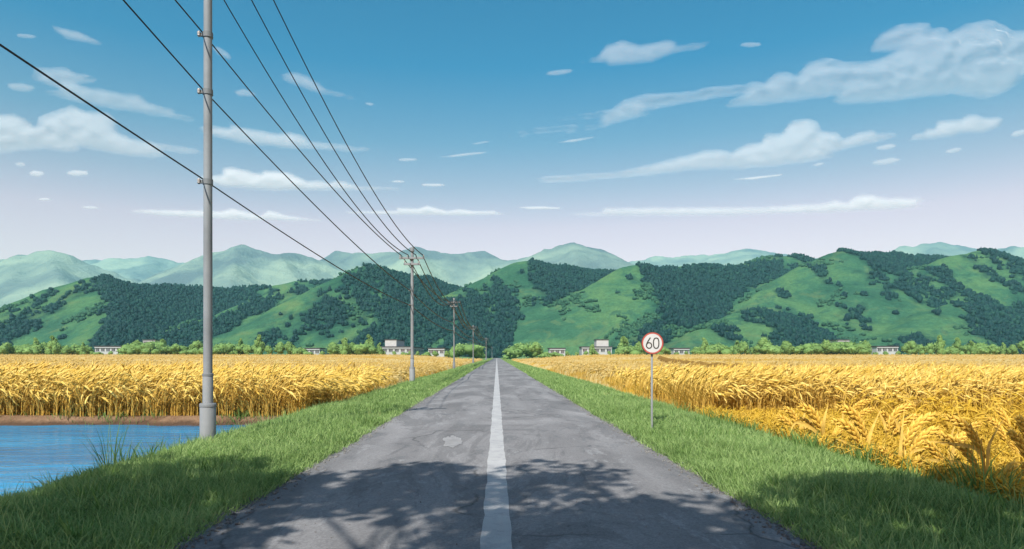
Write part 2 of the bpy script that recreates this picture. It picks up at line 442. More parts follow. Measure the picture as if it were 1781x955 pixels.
def rag(cx_, cy_, rx, ry, seed):
    r = random.Random(seed); o = []
    for k in range(64):
        q = 2*math.pi*k/64; f = .30+1.35*float(fbm(np.array([2.2*math.cos(q)+seed+.5]), np.array([2.2*math.sin(q)+.5]), seed, 5)[0])+r.uniform(-.07,.07)
        o.append(gpt(cx_+rx*f*math.cos(q), cy_+ry*f*math.sin(q)))
    return o
for k, (a, b, c, d) in enumerate(((789,771,16,10),)):
    flat_patch('road_patch', rag(a, b, c, d, 300+k), .017+.0015*k, M['patch'])

# water
xw = np.linspace(-70, -5.6, 40); yw = np.linspace(-12, 21.2, 30)
XW, YW = np.meshgrid(xw, yw)
tag(link('pond_water', grid_mesh('pond_water', XW, YW, np.full(XW.shape, WATER_Z)), M['water']), kind='structure')

# ------------------------------------------------------------------ hills and mountains
def tents(X, Y, ridges, r):
    Z = np.full(X.shape, -60.0)
    for pts, sl in ridges:
        W = Pn(pts)
        for a, b in zip(W[:-1], W[1:]):
            dx, dy = b[0]-a[0], b[1]-a[1]; L = dx*dx+dy*dy
            t = np.clip(((X-a[0])*dx+(Y-a[1])*dy)/L, 0, 1)
            d = np.hypot(X-a[0]-t*dx, Y-a[1]-t*dy)
            h = a[2]+t*(b[2]-a[2])-sl*(np.sqrt(d*d+r*r)-r)
            k = 5.0 if r > 10 else 3.0
            m = np.maximum(Z, h); Z = m+k*np.log1p(np.exp(-np.abs(Z-h)/k))*.55*(np.minimum(Z, h) > -40)
    return Z
near = [
 ([(-350,610,640),(-150,575,700),(0,540,770),(90,498,820),(165,481,850),(180,481,850)], .62),
 ([(180,481,850),(205,520,760),(200,560,690),(140,602,610)], .62),
 ([(180,481,850),(215,489,900),(300,492,980),(355,499,1010),(430,498,1060),(510,485,1080),(575,482,1080)], .6),
 ([(140,612,620),(250,579,690),(355,547,760),(450,512,850),(510,494,900)], .55),
 ([(510,494,900),(530,510,850),(500,540,780)], .6),
 ([(420,585,680),(460,562,710),(500,532,740),(560,493,790),(600,473,820),(635,460,850),(645,461,850)], .6),
 ([(645,461,850),(672,492,800),(672,532,740),(620,575,670),(545,612,600)], .62),
 ([(645,461,850),(690,470,900),(735,478,950),(760,488,980),(805,500,1000),(850,500,1050)], .6),
 ([(600,594,640),(660,573,690),(720,548,750),(765,522,800),(806,502,860),(850,481,900),(900,455,950),(920,452,950)], .58),
 ([(806,502,860),(800,550,760),(770,596,660)], .6),
 ([(920,452,950),(925,485,900),(905,520,850),(850,560,800)], .6),
 ([(920,452,950),(980,458,1000),(1050,467,1050),(1085,471,1100)], .6),
 ([(885,612,720),(940,571,750),(1000,522,800),(1050,484,840),(1090,464,865),(1103,462,865)], .62),
 ([(1103,462,865),(1130,492,800),(1142,532,740),(1110,575,670),(1060,612,600)], .62),
 ([(1103,462,865),(1200,458,950),(1300,454,1000),(1330,444,1050),(1380,437,1050)], .6),
 ([(1150,606,610),(1230,567,660),(1290,537,700),(1314,532,715)], .58),
 ([(1314,532,715),(1330,562,660),(1300,606,590)], .62),
 ([(1314,532,715),(1380,547,740),(1440,562,740),(1520,592,700)], .6),
 ([(1290,532,780),(1340,498,820),(1400,458,870),(1445,437,900),(1465,435,900)], .58),
 ([(1465,435,900),(1480,472,840),(1460,512,780)], .6),
 ([(1465,435,900),(1540,434,980),(1620,443,1050),(1690,446,1080)], .6),
 ([(1440,520,760),(1520,493,800),(1600,463,850),(1660,442,880),(1700,434,900),(1712,435,900)], .58),
 ([(1712,435,900),(1748,472,840),(1740,512,780),(1650,530,740)], .6),
 ([(1712,435,900),(1745,445,930),(1781,458,950),(1850,472,950),(2000,460,950)], .6),
 ([(1480,612,590),(1550,572,640),(1610,537,690),(1650,530,700)], .58),
 ([(1650,530,700),(1672,562,650),(1660,602,590)], .62),
 ([(1650,530,700),(1720,533,730),(1781,540,750),(1950,565,750)], .6),
 ([(680,570,1000),(790,540,980),(850,545,1000),(910,560,1000)], .5),
]
gx = np.arange(-1050, 1100, 5.0); gy = np.arange(520, 1240, 5.0)
X, Y = np.meshgrid(gx, gy)
Z = tents(X, Y, near, 14)
amp = S(-5, 40, Z)
Z = Z+amp*((fbm(X*.010, Y*.010, 41, 4)-.5)*11+(fbm(X*.05, Y*.05, 43, 3)-.5)*4)-6
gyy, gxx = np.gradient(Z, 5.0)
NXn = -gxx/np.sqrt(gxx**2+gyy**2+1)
forest_shade = S(-.10, .10, NXn+.20*(fbm(X*.010, Y*.010, 47, 5)-.5)+.14*(fbm(X*.06, Y*.06, 48, 3)-.5))  # woods mask follows right-facing slopes, so hill shade is put into the colour
forest_shade = np.maximum(forest_shade, S(.35, .5, fbm(X*.009, Y*.009, 51, 4)-.25)*S(30, 60, Z)*.0)
keep = ~((Z[:-1,:-1] < -12) & (Z[1:,1:] < -12) & (Z[1:,:-1] < -12) & (Z[:-1,1:] < -12))
tag(link('hills', grid_mesh('hills', X, Y, Z, {'forest_shade': forest_shade.ravel()}, keep=keep), M['hill']), kind='structure')

def blob_proto(kind, seed):
    r = random.Random(seed); bm = bmesh.new()
    if kind == 'cone':
        n = 7; lay = [(0.0,.55),(.18,1.0),(.5,.62),(.8,.28)]
        rings = [[bm.verts.new((rr*math.cos(6.283*k/n)*r.uniform(.8,1.15), rr*math.sin(6.283*k/n)*r.uniform(.8,1.15), z)) for k in range(n)] for z, rr in lay]
        top = bm.verts.new((0,0,1.1))
        for a, b in zip(rings[:-1], rings[1:]):
            for k in range(n): bm.faces.new((a[k], a[(k+1)%n], b[(k+1)%n], b[k]))
        for k in range(n): bm.faces.new((rings[-1][k], rings[-1][(k+1)%n], top))
        bmesh.ops.triangulate(bm, faces=bm.faces[:])
    else:
        bmesh.ops.create_icosphere(bm, subdivisions=2, radius=1)
        for v in bm.verts: v.co *= r.uniform(.78, 1.18); v.co.z = v.co.z*.5+.45
    bm.verts.index_update()
    V = np.array([v.co for v in bm.verts]); T = np.array([[v.index for v in f.verts] for f in bm.faces]); bm.free()
    return V, T
def scatter_blobs(name, pos, rad, hgt, protos, mat):
    VV = []; TT = []; tint = []; b = 0
    for i in range(len(pos)):
        V, T = protos[i % len(protos)]
        a = rng.uniform(0, 6.28); c, s = math.cos(a), math.sin(a)
        W = np.stack([(V[:,0]*c-V[:,1]*s)*rad[i], (V[:,0]*s+V[:,1]*c)*rad[i], V[:,2]*hgt[i]], 1)+pos[i]
        VV.append(W); TT.append(T+b); b += len(W); tint.append(np.full(len(W), rng.uniform(0, 1))+rng.uniform(-.15,.15,len(W)))
    return link(name, np_mesh(name, np.concatenate(VV), tris=np.concatenate(TT), attrs={'tint': np.concatenate(tint)}), mat)
def pick(mask, n):
    idx = np.flatnonzero(mask.ravel() > rng.uniform(0.2, 1, mask.size))
    idx = rng.choice(idx, n, replace=len(idx) < n)
    x = X.ravel()[idx]+rng.uniform(-2.5,2.5,n); y = Y.ravel()[idx]+rng.uniform(-2.5,2.5,n)
    return np.stack([x, y, Z.ravel()[idx]-.8], 1)
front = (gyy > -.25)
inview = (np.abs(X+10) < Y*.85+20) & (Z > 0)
pos = pick(forest_shade*front*inview, 42000)
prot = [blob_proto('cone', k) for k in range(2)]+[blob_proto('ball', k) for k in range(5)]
tag(scatter_blobs('hill_shade_woods', pos, rng.uniform(1.0,2.9,len(pos)), rng.uniform(2.4,6.4,len(pos))*(.7+.6*fbm(pos[:,0]*.02,pos[:,1]*.02,67,3)), prot, M['wood']), 'dark teal woods whose colour adds painted shade to right-facing hillsides', 'woods', kind='stuff')
clump = .06+S(.56, .80, fbm(X*.022, Y*.022, 61, 5))
pos = pick((1-forest_shade)*clump*inview*front, 4200)
tag(scatter_blobs('hill_scrub', pos, rng.uniform(.6,2.5,len(pos)), rng.uniform(1.2,4.8,len(pos)), prot[2:], M['scrub']), 'green scrub dotted over the open hill slopes', 'scrub', kind='stuff')

far = [
 ([(-250,480,3000),(-100,468,3000),(0,452,3000),(50,441,3000),(85,438,3000),(110,441,3000),(150,461,3000),(230,482,3000)], .5),
 ([(85,438,3000),(100,480,2600),(60,540,2200)], .5), ([(50,441,3000),(20,490,2600)], .5),
 ([(120,457,4600),(200,451,4600),(258,448,4600),(320,460,4600)], .4),
 ([(260,490,3000),(300,467,3000),(345,452,3000),(375,437,3000),(410,423,3000),(445,435,3000),(480,438,3000),(560,452,3200),(585,441,3300),(650,440,3300),(700,434,3300),(722,427,3300),(750,435,3300),(800,440,3300),(840,439,3300),(870,452,3200),(920,447,3200),(950,437,3000),(998,421,3000),(1045,437,3000),(1060,444,3000),(1085,454,3000),(1130,466,3000)], .55),
 ([(410,423,3000),(405,470,2600),(385,530,2150)], .55), ([(480,438,3000),(520,490,2650)], .55), ([(345,452,3000),(320,490,2700)], .55),
 ([(585,441,3300),(530,500,2800)], .55), ([(722,427,3300),(735,480,2800)], .5), ([(840,439,3300),(870,500,2800)], .55),
 ([(998,421,3000),(1005,470,2600),(990,530,2150)], .55), ([(1045,437,3000),(1080,490,2650)], .55),
 ([(1080,458,4600),(1140,446,4600),(1200,449,4600),(1240,446,4600),(1300,434,4400),(1340,438,4400),(1420,450,4600)], .4),
 ([(1520,445,4000),(1580,425,4000),(1620,419,4000),(1660,424,4000),(1720,434,4000),(1781,426,3600),(1870,414,3600),(2000,430,3600)], .5),
 ([(1620,419,4000),(1640,470,3400)], .5),
]
X, Y = np.meshgrid(np.arange(-3900, 4000, 17.0), np.arange(1800, 4900, 17.0))
Z = tents(X, Y, far, 6)
Z = Z+S(0, 200, Z)*((fbm(X*.0035, Y*.0035, 71, 5)-.5)*45+(np.abs(fbm(X*.008, Y*.008, 73, 5)-.5))*-70+10)+S(100, 450, Z)*24-25
keep = ~((Z[:-1,:-1] < -15) & (Z[1:,1:] < -15) & (Z[1:,:-1] < -15) & (Z[:-1,1:] < -15))
tag(link('mountains', grid_mesh('mountains', X, Y, Z, keep=keep), M['mountain']), kind='structure')

# haze: closed box round everything below the clouds
hz = NT('haze_air'); pv = hz.n('ShaderNodeVolumePrincipled')
pv.inputs['Color'].default_value = (.34,.86,.92,1); pv.inputs['Density'].default_value = .000115; pv.inputs['Anisotropy'].default_value = 0.0
hz.l(pv.outputs[0], hz.out.inputs['Volume'])
ho = MB().box((0, 2700, 397), (13400, 7000, 806)).build('haze', hz.m); tag(ho, kind='stuff')

# ------------------------------------------------------------------ clouds
R2 = lambda pts: [(880+x*.506, y*.506) for x, y in pts]
L2 = lambda pts: [(x*.5054, y*.5054) for x, y in pts]
def ell(cx_, cy_, rx, ry, tilt=0.0, n=18, seed=1):
    r = random.Random(seed+int(cx_)); o = []
    for k in range(n):
        a = 2*math.pi*k/n; q = r.uniform(.88, 1.1)
        x, y = rx*q*math.cos(a), ry*q*math.sin(a)
        o.append((cx_+x, cy_+y+tilt*x))
    return o
big_clouds = [
 (R2([(1251,165),(1270,125),(1330,95),(1400,85),(1445,88),(1446,106),(1480,100),(1508,105),(1510,120),(1560,92),(1640,75),(1690,90),(1725,110),(1860,110),(1860,255),(1770,255),(1760,290),(1700,330),(1640,338),(1580,333),(1535,322),(1400,340),(1250,357),(1150,357),(1122,345),(1135,330),(1000,348),(850,365),(760,367),(752,355),(815,325),(700,342),(560,368),(475,380),(510,385),(440,408),(330,440),(205,460),(205,452),(120,455),(0,475),(0,468),(110,445),(250,432),(240,445),(330,425),(305,420),(332,402),(230,413),(162,413),(200,402),(262,398),(357,380),(400,348),(480,328),(648,318),(690,302),(812,295),(845,285),(880,290),(920,255),(960,250),(992,262),(1030,220),(1090,205),(1155,220),(1205,216),(1260,210),(1340,178),(1260,180)]), 'largest cloud, a bluish bank sweeping up into the top right corner'),
 (R2([(240,222),(310,195),(345,155),(400,141),(460,156),(560,139),(592,148),(585,158),(690,146),(707,152),(660,172),(577,184),(500,215),(400,227),(345,224),(343,214)]), 'lone faint blue cloud high in the sky right of the middle'),
 (R2([(40,626),(150,608),(380,592),(560,550),(690,517),(740,517),(770,525),(820,497),(872,489),(885,465),(945,460),(970,420),(1025,409),(1070,420),(1078,452),(1130,455),(1155,480),(1200,457),(1265,450),(1270,465),(1362,457),(1330,475),(1115,527),(1147,535),(1060,555),(900,577),(650,585),(350,618),(150,628)]), 'pale puffy cloud tapering leftward, above the speed limit sign'),
 (R2([(1365,487),(1405,460),(1433,458),(1440,443),(1470,442),(1480,415),(1560,410),(1580,395),(1610,393),(1635,405),(1690,402),(1707,415),(1690,440),(1640,457),(1570,460),(1500,475)]), 'small puffy cloud near the right edge below the largest cloud'),
 (R2([(182,739),(330,726),(330,714),(860,711),(1080,698),(1130,688),(1168,695),(1200,672),(1260,667),(1300,680),(1400,680),(1505,687),(1410,699),(1500,707),(1350,722),(1050,735),(650,745),(250,743)]), 'longest flat white cloud low over the hills right of the road'),
 (L2([(122,235),(185,238),(230,233),(275,255),(335,265),(325,283),(270,290),(325,305),(350,306),(440,327),(490,330),(512,352),(580,375),(600,375),(602,393),(660,405),(700,424),(560,402),(400,378),(250,350),(150,320),(210,312),(100,270),(125,258)]), 'ragged slanting cloud at the upper left, above the big puffy one'),
 (L2([(-60,400),(0,395),(60,396),(105,415),(117,435),(133,432),(140,405),(210,380),(255,363),(302,385),(380,390),(410,420),(395,435),(410,458),(470,480),(640,508),(810,545),(560,520),(583,540),(520,545),(400,532),(277,508),(270,523),(220,525),(150,513),(0,528),(-60,530)]), 'big puffy cloud reaching in from the left edge'),
 (L2([(683,450),(700,436),(740,432),(790,440),(792,425),(850,440),(960,460),(1000,453),(1060,470),(1065,487),(1150,495),(1308,517),(1200,520),(1000,512),(850,497),(730,472)]), 'upper of two wedge clouds just right of the nearest pole'),
 (L2([(668,618),(700,605),(765,600),(765,575),(800,575),(900,598),(910,585),(990,590),(1060,622),(1110,620),(1132,630),(1165,620),(1250,642),(1480,652),(1200,655),(950,658),(780,647),(690,630)]), 'lower of two wedge clouds just right of the nearest pole'),
 (L2([(410,727),(520,720),(760,725),(800,715),(900,740),(925,722),(1000,742),(1155,763),(800,760),(560,745)]), 'flat white cloud low behind the nearest pole'),
 (L2([(1143,732),(1260,725),(1365,725),(1362,714),(1440,716),(1470,706),(1540,724),(1580,717),(1625,724),(1700,724),(1735,735),(1840,738),(1600,745),(1300,740)]), 'flat white cloud low over the second pole from the front'),
 (L2([(182,90),(270,107),(366,150),(340,158),(230,135),(190,108)]), 'slim slanting cloud high at the upper left'),
 (L2([(957,262),(1010,248),(1060,262),(1130,310),(1228,335),(1210,343),(1080,318),(980,280)]), 'slim slanting cloud crossed by the power lines'),
 (L2([(803,315),(840,304),(886,322),(870,335),(820,332)]), 'tiny round cloud between the nearest pole and the wires'),
 (R2([(30,712),(120,709),(200,714),(180,720),(80,721)]), 'short flat white streak above the road end'),
 (R2([(162,493),(220,480),(305,469),(300,475),(230,490)]), 'thin slanting streak under the tail of the largest cloud'),
 (R2([(753,619),(860,606),(962,597),(940,606),(850,619)]), 'thin streak under the puffy cloud above the speed limit sign'),
 (L2([(1500,542),(1590,528),(1685,521),(1660,530),(1560,542)]), 'thin slanting streak in the middle of the sky'),
 (L2([(1615,496),(1660,487),(1690,485),(1680,491),(1640,498)]), 'tiny slanting streak in the middle of the sky'),
]
small = [(ell(45,63,18,4,.08),'tiny oval cloud at the top left corner'),(ell(36,152,25,8,.1),'small oval cloud left of the ragged slanting one'),
 (ell(386,92,18,8,.5),'tiny slanting cloud touching the nearest pole high up'),(ell(64,302,14,6),'round little cloud under the big left puffy one'),
 (ell(136,301,20,6),'wider little cloud under the big left puffy one'),(ell(35,286,9,4),'smallest cloud under the big left puffy one'),
 (ell(78,347,13,3),'tiny flat cloud low at the left edge'),(ell(157,361,16,3,.05),'tiny flat cloud low left, beside the tiny one at the edge'),
 (ell(643,181,8,3,.1),'speck of cloud right of the slim slanting one'),(ell(709,278,18,3,-.03),'tiny flat cloud right of the wires'),
 (ell(692,316,13,2.5),'tiny flat cloud touching the wires low down'),(ell(753,322,23,3),'tiny flat streak right of the wires low down'),
 (ell(973,126,26,5,-.12),'tiny oval cloud below left of the lone faint one'),(ell(1306,78,19,5,-.04),'tiny oval cloud right of the lone faint one'),
 (ell(1541,256,19,5,-.15),'upper little oval cloud right of the puffy tapering one'),(ell(1541,281,26,6,-.15),'lower little oval cloud right of the puffy tapering one'),
 (ell(1424,286,11,3,-.2),'tiny cloud under the right end of the puffy tapering one'),(ell(1658,262,15,5,-.15),'little oval cloud below the small puffy right one'),
 (ell(1772,232,14,6,-.2),'little cloud at the right edge below the largest')]
def inside_dist(poly, PX, PY):
    n = len(poly); ins = np.zeros(PX.shape, bool); dm = np.full(PX.shape, 1e9)
    for k in range(n):
        (x0,y0),(x1,y1) = poly[k], poly[(k+1)%n]
        if y0 != y1:
            c = (y0 > PY) != (y1 > PY)
            ins ^= c & (PX < (x1-x0)*(PY-y0)/(y1-y0)+x0)
        dx, dy = x1-x0, y1-y0; L = dx*dx+dy*dy+1e-9
        t = np.clip(((PX-x0)*dx+(PY-y0)*dy)/L, 0, 1)
        dm = np.minimum(dm, np.hypot(PX-x0-t*dx, PY-y0-t*dy))
    return ins, dm
def cloud(poly, label):
    a = np.array(poly); w = a[:,0].ptp() if hasattr(a[:,0], 'ptp') else np.ptp(a[:,0]); h = np.ptp(a[:,1])
    yc = a[:,1].mean(); d = min(9000.0, 1750*F/(VY-yc))
    step = max(1.2, min(w/26, h/9, 5))
    gx_ = np.arange(a[:,0].min()-step, a[:,0].max()+2*step, step); gy_ = np.arange(a[:,1].min()-step, a[:,1].max()+2*step, step)
    PX, PY = np.meshgrid(gx_, gy_); ins, dm = inside_dist(poly, PX, PY)
    sd = np.where(ins, dm, -dm)
    m = sd > -step*.75
    cell = m[:-1,:-1]&m[1:,:-1]&m[:-1,1:]&m[1:,1:]
    th = np.sqrt(np.clip(sd+step*.75, 0, None)*max(h, 8)*.5)*(.5+1.0*fbm(PX*.05, PY*.08, 91, 5))*.5*d/F
    used = np.zeros(m.shape, bool)
    used[:-1,:-1] |= cell; used[1:,:-1] |= cell; used[:-1,1:] |= cell; used[1:,1:] |= cell
    idx = -np.ones(m.shape, int); idx[used] = np.arange(used.sum()); n = used.sum()
    x = (PX[used]-VX)*d/F; z = HC-(PY[used]-VY)*d/F; t = np.clip(th[used], 2, None)
    soft = np.clip(sd[used]/max(2.0, min(h*.24, 9), .6*sd.max() if h < 24 else 0), 0, 1)
    V = np.concatenate([np.stack([x, d-t, z], 1), np.stack([x, d+.4*t, z], 1)])
    i, j = np.nonzero(cell); q = np.stack([idx[i,j], idx[i+1,j], idx[i+1,j+1], idx[i,j+1]], 1)
    Q = [q, q[:,::-1]+n]
    ce = np.pad(cell, 1)
    for di, dj, A, B in ((-1,0,(0,0),(0,1)),(1,0,(1,1),(1,0)),(0,-1,(1,0),(0,0)),(0,1,(0,1),(1,1))):
        e = cell & ~ce[1+di:1+di+cell.shape[0], 1+dj:1+dj+cell.shape[1]]
        i, j = np.nonzero(e); va = idx[i+A[0], j+A[1]]; vb = idx[i+B[0], j+B[1]]
        Q.append(np.stack([va, vb, vb+n, va+n], 1))
    me = np_mesh('cloud', V, quads=np.concatenate(Q), attrs={'depth': np.concatenate([soft, soft]), 'dens': np.full(2*n, (.56 if yc < 200 else .85 if yc < 300 else 1.4)*(.75 if w < 62 else 1.0))}, smooth=True)
    o = link('cloud', me, M['cloud']); tag(o, label, 'cloud', 'clouds in the sky'); o.visible_shadow = True
for poly, lb in big_clouds+small: cloud(poly, lb)

# ------------------------------------------------------------------ buildings beyond the fields
def building(front, side, roof_y, d, label, upper=None, nwin=4, base_pad=0.0):
    """front, side: pixel spans of the front and the receding side face; roof_y: pixel of the eaves"""
    a, b = front
    x0, x1 = (a-VX)*d/F, (b-VX)*d/F
    sgn = 1 if side[1] > b-1 else -1                     # side face lies toward the road
    far_px = side[1] if sgn > 0 else side[0]; near_x = b-VX if sgn > 0 else a-VX
    L = min(60, max(10, d*(near_x/(far_px-VX)-1)))
    zt = HC+(VY-roof_y)*d/F; zb = 1.2
    root = empty('flat_roofed_building', ((x0+x1)/2, d, zb)); tag(root, label, 'building', 'grey buildings along the far hedge')
    W = x1-x0; H = zt-zb
    MB().box((0, L/2, (H-.5)/2), (W, L, H-.5), .04).build('wall', M['render'], root)
    rf = MB().box((0, L/2, H-.25), (W+.7, L+.7, .5), .05).build('roof', M['roofgrey'], root)
    MB().box((0, -.36, H-.85), (W+.05, .12, .35)).build('fascia', M['frame'], root)
    ww = W/nwin*.62
    for k in range(nwin):
        xx = -W/2+W*(k+.5)/nwin
        wv = MB().box((xx, -.02, H-1.95), (ww, .10, 1.5)).build('window', M['glass'], root)
        MB().box((xx-ww/6, -.09, H-1.95), (.12, .06, 1.5)).box((xx+ww/6, -.09, H-1.95), (.12, .06, 1.5)).box((xx, -.085, H-1.15), (ww+.2, .07, .12)).box((xx, -.085, H-2.75), (ww+.3, .10, .14)).build('frame', M['frame'], wv)
    ns = max(2, int(L/9))
    for k in range(ns):
        yy = L*(k+.5)/ns
        wv = MB().box((sgn*(W/2+.02), yy, H-1.95), (.10, L/ns*.6, 1.5)).build('window', M['glass'], root)
        MB().box((sgn*(W/2+.09), yy, H-1.95), (.06, .14, 1.5)).box((sgn*(W/2+.085), yy, H-2.75), (.1, L/ns*.66, .14)).build('frame', M['frame'], wv)
    if upper:
        ua, ub, uside, uy = upper
        ux0, ux1 = (ua-VX)*d/F-root.location.x, (ub-VX)*d/F-root.location.x
        nx = (ub if sgn > 0 else ua)-VX
        uL = min(L-2, max(6, d*(nx/(uside-VX)-1))); uz = HC+(VY-uy)*d/F-zb
        up = MB().box(((ux0+ux1)/2, 1.0+uL/2, (H+uz-.4)/2), (ux1-ux0, uL, uz-.4-H), .04).build('upper_storey', M['render'], root)
        MB().box(((ux0+ux1)/2, 1.0+uL/2, uz-.2), (ux1-ux0+.5, uL+.5, .4), .05).build('roof', M['roofgrey'], up)
    return root
building((165,211),(165,222),601.5,330,'low grey building left of the nearest pole, half hidden by hedge', nwin=5)
building((249,270),(249,279),590.5,336,'pale block rising behind tall bushes left of the nearest pole', nwin=2)
building((529,556),(529,563),605,330,'small low grey building between the two nearest poles', nwin=3)
building((664,716),(664,737),602.5,330,'two-tier grey building behind the second nearest pole', upper=(669,689,703,590), nwin=5)
building((745,773),(745,787),605,330,'small low building just left of the third nearest pole', nwin=3)
building((956,983),(941,983),605,330,'small low building nearest to the road on its right', nwin=3)
building((1012,1064),(992,1064),602.5,330,'two-tier grey building left of the speed limit sign', upper=(1038,1059,1025,590), nwin=5)
building((1172,1199),(1165,1199),605,330,'small low grey building right of the speed limit sign', nwin=3)
building((1457,1477),(1449,1477),590.5,336,'pale block rising behind tall bushes far right of the sign', nwin=2)
building((1525,1562),(1517,1562),601.5,330,'low grey building farthest right, half hidden by hedge', nwin=4)

# ------------------------------------------------------------------ hedge of bushes and small trees at the far edge of the fields
def bush_mesh(kind, seed):
    r = np.random.default_rng(seed)
    VV = []; TT = []; tn = []; b = 0
    lobes = []
    if kind == 'tall':
        for z, rr in ((.22,.36),(.4,.34),(.56,.28),(.72,.20),(.86,.12)):
            for k in range(3): 
                a = r.uniform(0, 6.28); lobes.append((.42*rr*math.cos(a)*1.3, .42*rr*math.sin(a)*1.3, z+r.uniform(-.04,.04), rr*.62))
    elif kind == 'wide':
        for k in range(11):
            a = r.uniform(0, 6.28); q = r.uniform(.1,.42); lobes.append((q*math.cos(a)*1.25, q*math.sin(a), r.uniform(.25,.62)*(1.15-q), r.uniform(.2,.32)))
    else:
        for k in range(9):
            a = r.uniform(0, 6.28); q = r.uniform(.05,.32); lobes.append((q*math.cos(a), q*math.sin(a), r.uniform(.28,.75)*(1.1-q*.8), r.uniform(.19,.28)))
    for (lx, ly, lz, lr) in lobes:
        V, T = blob_proto('ball', int(r.integers(1e6)))
        V = V.copy(); V[:,2] = (V[:,2]-.45)*2
        W = V*lr*.82+np.array([lx, ly, lz]); VV.append(W); TT.append(T+b); b += len(W); tn.append(np.full(len(W), r.uniform(.1,.5)))
        n = 60                                   # leaf sprays standing off the lobe
        dv = r.normal(size=(n,3)); dv /= np.linalg.norm(dv, axis=1)[:,None]
        c = dv*lr*r.uniform(.8,1.12,(n,1))+np.array([lx, ly, lz])
        s = r.uniform(.025,.055,(n,1)); e1 = r.normal(size=(n,3)); e1 /= np.linalg.norm(e1, axis=1)[:,None]
        e2 = np.cross(e1, dv); e2 /= np.linalg.norm(e2, axis=1)[:,None]+1e-9
        W = np.concatenate([c-e1*s, c+e1*s, c+e2*s*1.4]); VV.append(W)
        TT.append(np.stack([np.arange(n), np.arange(n)+n, np.arange(n)+2*n], 1)+b); b += 3*n
        tn.append(np.tile(r.uniform(.2,1.0,n), 3))
    V = np.concatenate(VV); V[:,2] = np.maximum(V[:,2], -.05)
    me = np_mesh(kind+'_bush', V, tris=np.concatenate(TT), attrs={'tint': np.concatenate(tn)}); me.materials.append(M['bush'])
    return me
BM = {k: [bush_mesh(k, 100*i+7*j) for j in range(4)] for i, k in enumerate(('round','wide','tall'))}
ANCH = [(188,'the half hidden low building left of the nearest pole'),(264,'the pale block left of the nearest pole'),(362,'the nearest pole'),(545,'the small building between the two nearest poles'),
        (700,'the left two-tier building'),(766,'the small building by the third pole'),(864,'the road'),(962,'the small building next to the road on the right'),
        (1036,'the right two-tier building'),(1132,'the speed limit sign'),(1182,'the small building right of the sign'),(1463,'the pale block far right of the sign'),(1540,'the farthest right low building')]
ORD = ['first','second','third','fourth','fifth','sixth','seventh','eighth','ninth','tenth','eleventh','twelfth','thirteenth','fourteenth']
bl = []
tall_px = {62:24, 92:27, 238:22, 418:24, 450:30, 530:0, 600:26, 642:29, 712:16, 1085:28, 1282:20, 1330:25, 1385:0, 1440:22, 1635:29, 1665:26, 145:18, 283:24, 660:17, 1030:16, 1110:20, 1505:22, 1690:20, 10:18, 1225:24, 1590:16, 1745:17}
px = -60.0
while px < 1850:
    near_road = abs(px-VX)
    bl.append((px, 'round' if rng.random() < .55 else 'wide', rng.uniform(13, 21) if near_road > 45 else rng.uniform(5, 8)))
    px += rng.uniform(15, 23)
for tp, th in tall_px.items():
    if th: bl.append((tp, 'tall' if rng.random() < .55 or th > 25 else 'round', th))
for tp in (235, 258, 275, 1448, 1470, 1488): bl.append((tp, 'wide', 23))
bl = [b for b in bl if abs(b[0]-VX) > 15]
bl.sort()
cnt = {}
for (bx, kind, hp) in bl:
    off = abs(bx-VX); d0 = 300+90*math.exp(-(off/60)**2)
    d = d0+rng.uniform(-6, 10)
    low = any(a-4 < bx < b+4 for a, b in ((660,740),(940,985),(990,1066),(1165,1200),(528,564),(744,788),(165,212),(1517,1562)))
    if low and kind != 'tall': hp = min(hp, 5.0)
    x = (bx-VX)*d/F; zb = z1(x, d)-.15; H = (HC+(VY-617+hp)*d/F)-zb
    wf = {'round': rng.uniform(.95,1.3), 'wide': rng.uniform(1.5,2.1), 'tall': rng.uniform(.75,1.0)}[kind]
    nm = {'round':'round_bush','wide':'wide_bush','tall':'small_tree'}[kind]
    o = bpy.data.objects.new(nm, BM[kind][int(rng.integers(4))]); col.objects.link(o)
    o.location = (x, d, zb); o.rotation_euler = (0,0,rng.uniform(0,6.28)); o.scale = (H*wf, H*wf, H*1.22)
    k = min(range(len(ANCH)), key=lambda i: abs(ANCH[i][0]-bx)); sidew = 'right' if bx > ANCH[k][0] else 'left'
    cnt[(k, sidew, kind)] = cnt.get((k, sidew, kind), [])+[(abs(bx-ANCH[k][0]), o, kind)]
for (k, sidew, kind), L_ in cnt.items():
    for i, (_, o, kd) in enumerate(sorted(L_, key=lambda t: t[0])):
        nm = {'round':'round hedge bush','wide':'broad hedge bush','tall':'pointed hedge tree'}[kd]
        tag(o, f'{ORD[i]} {nm} {sidew} of {ANCH[k][1]}', 'tree' if kd == 'tall' else 'bush', 'bushes and small trees along the far hedge')

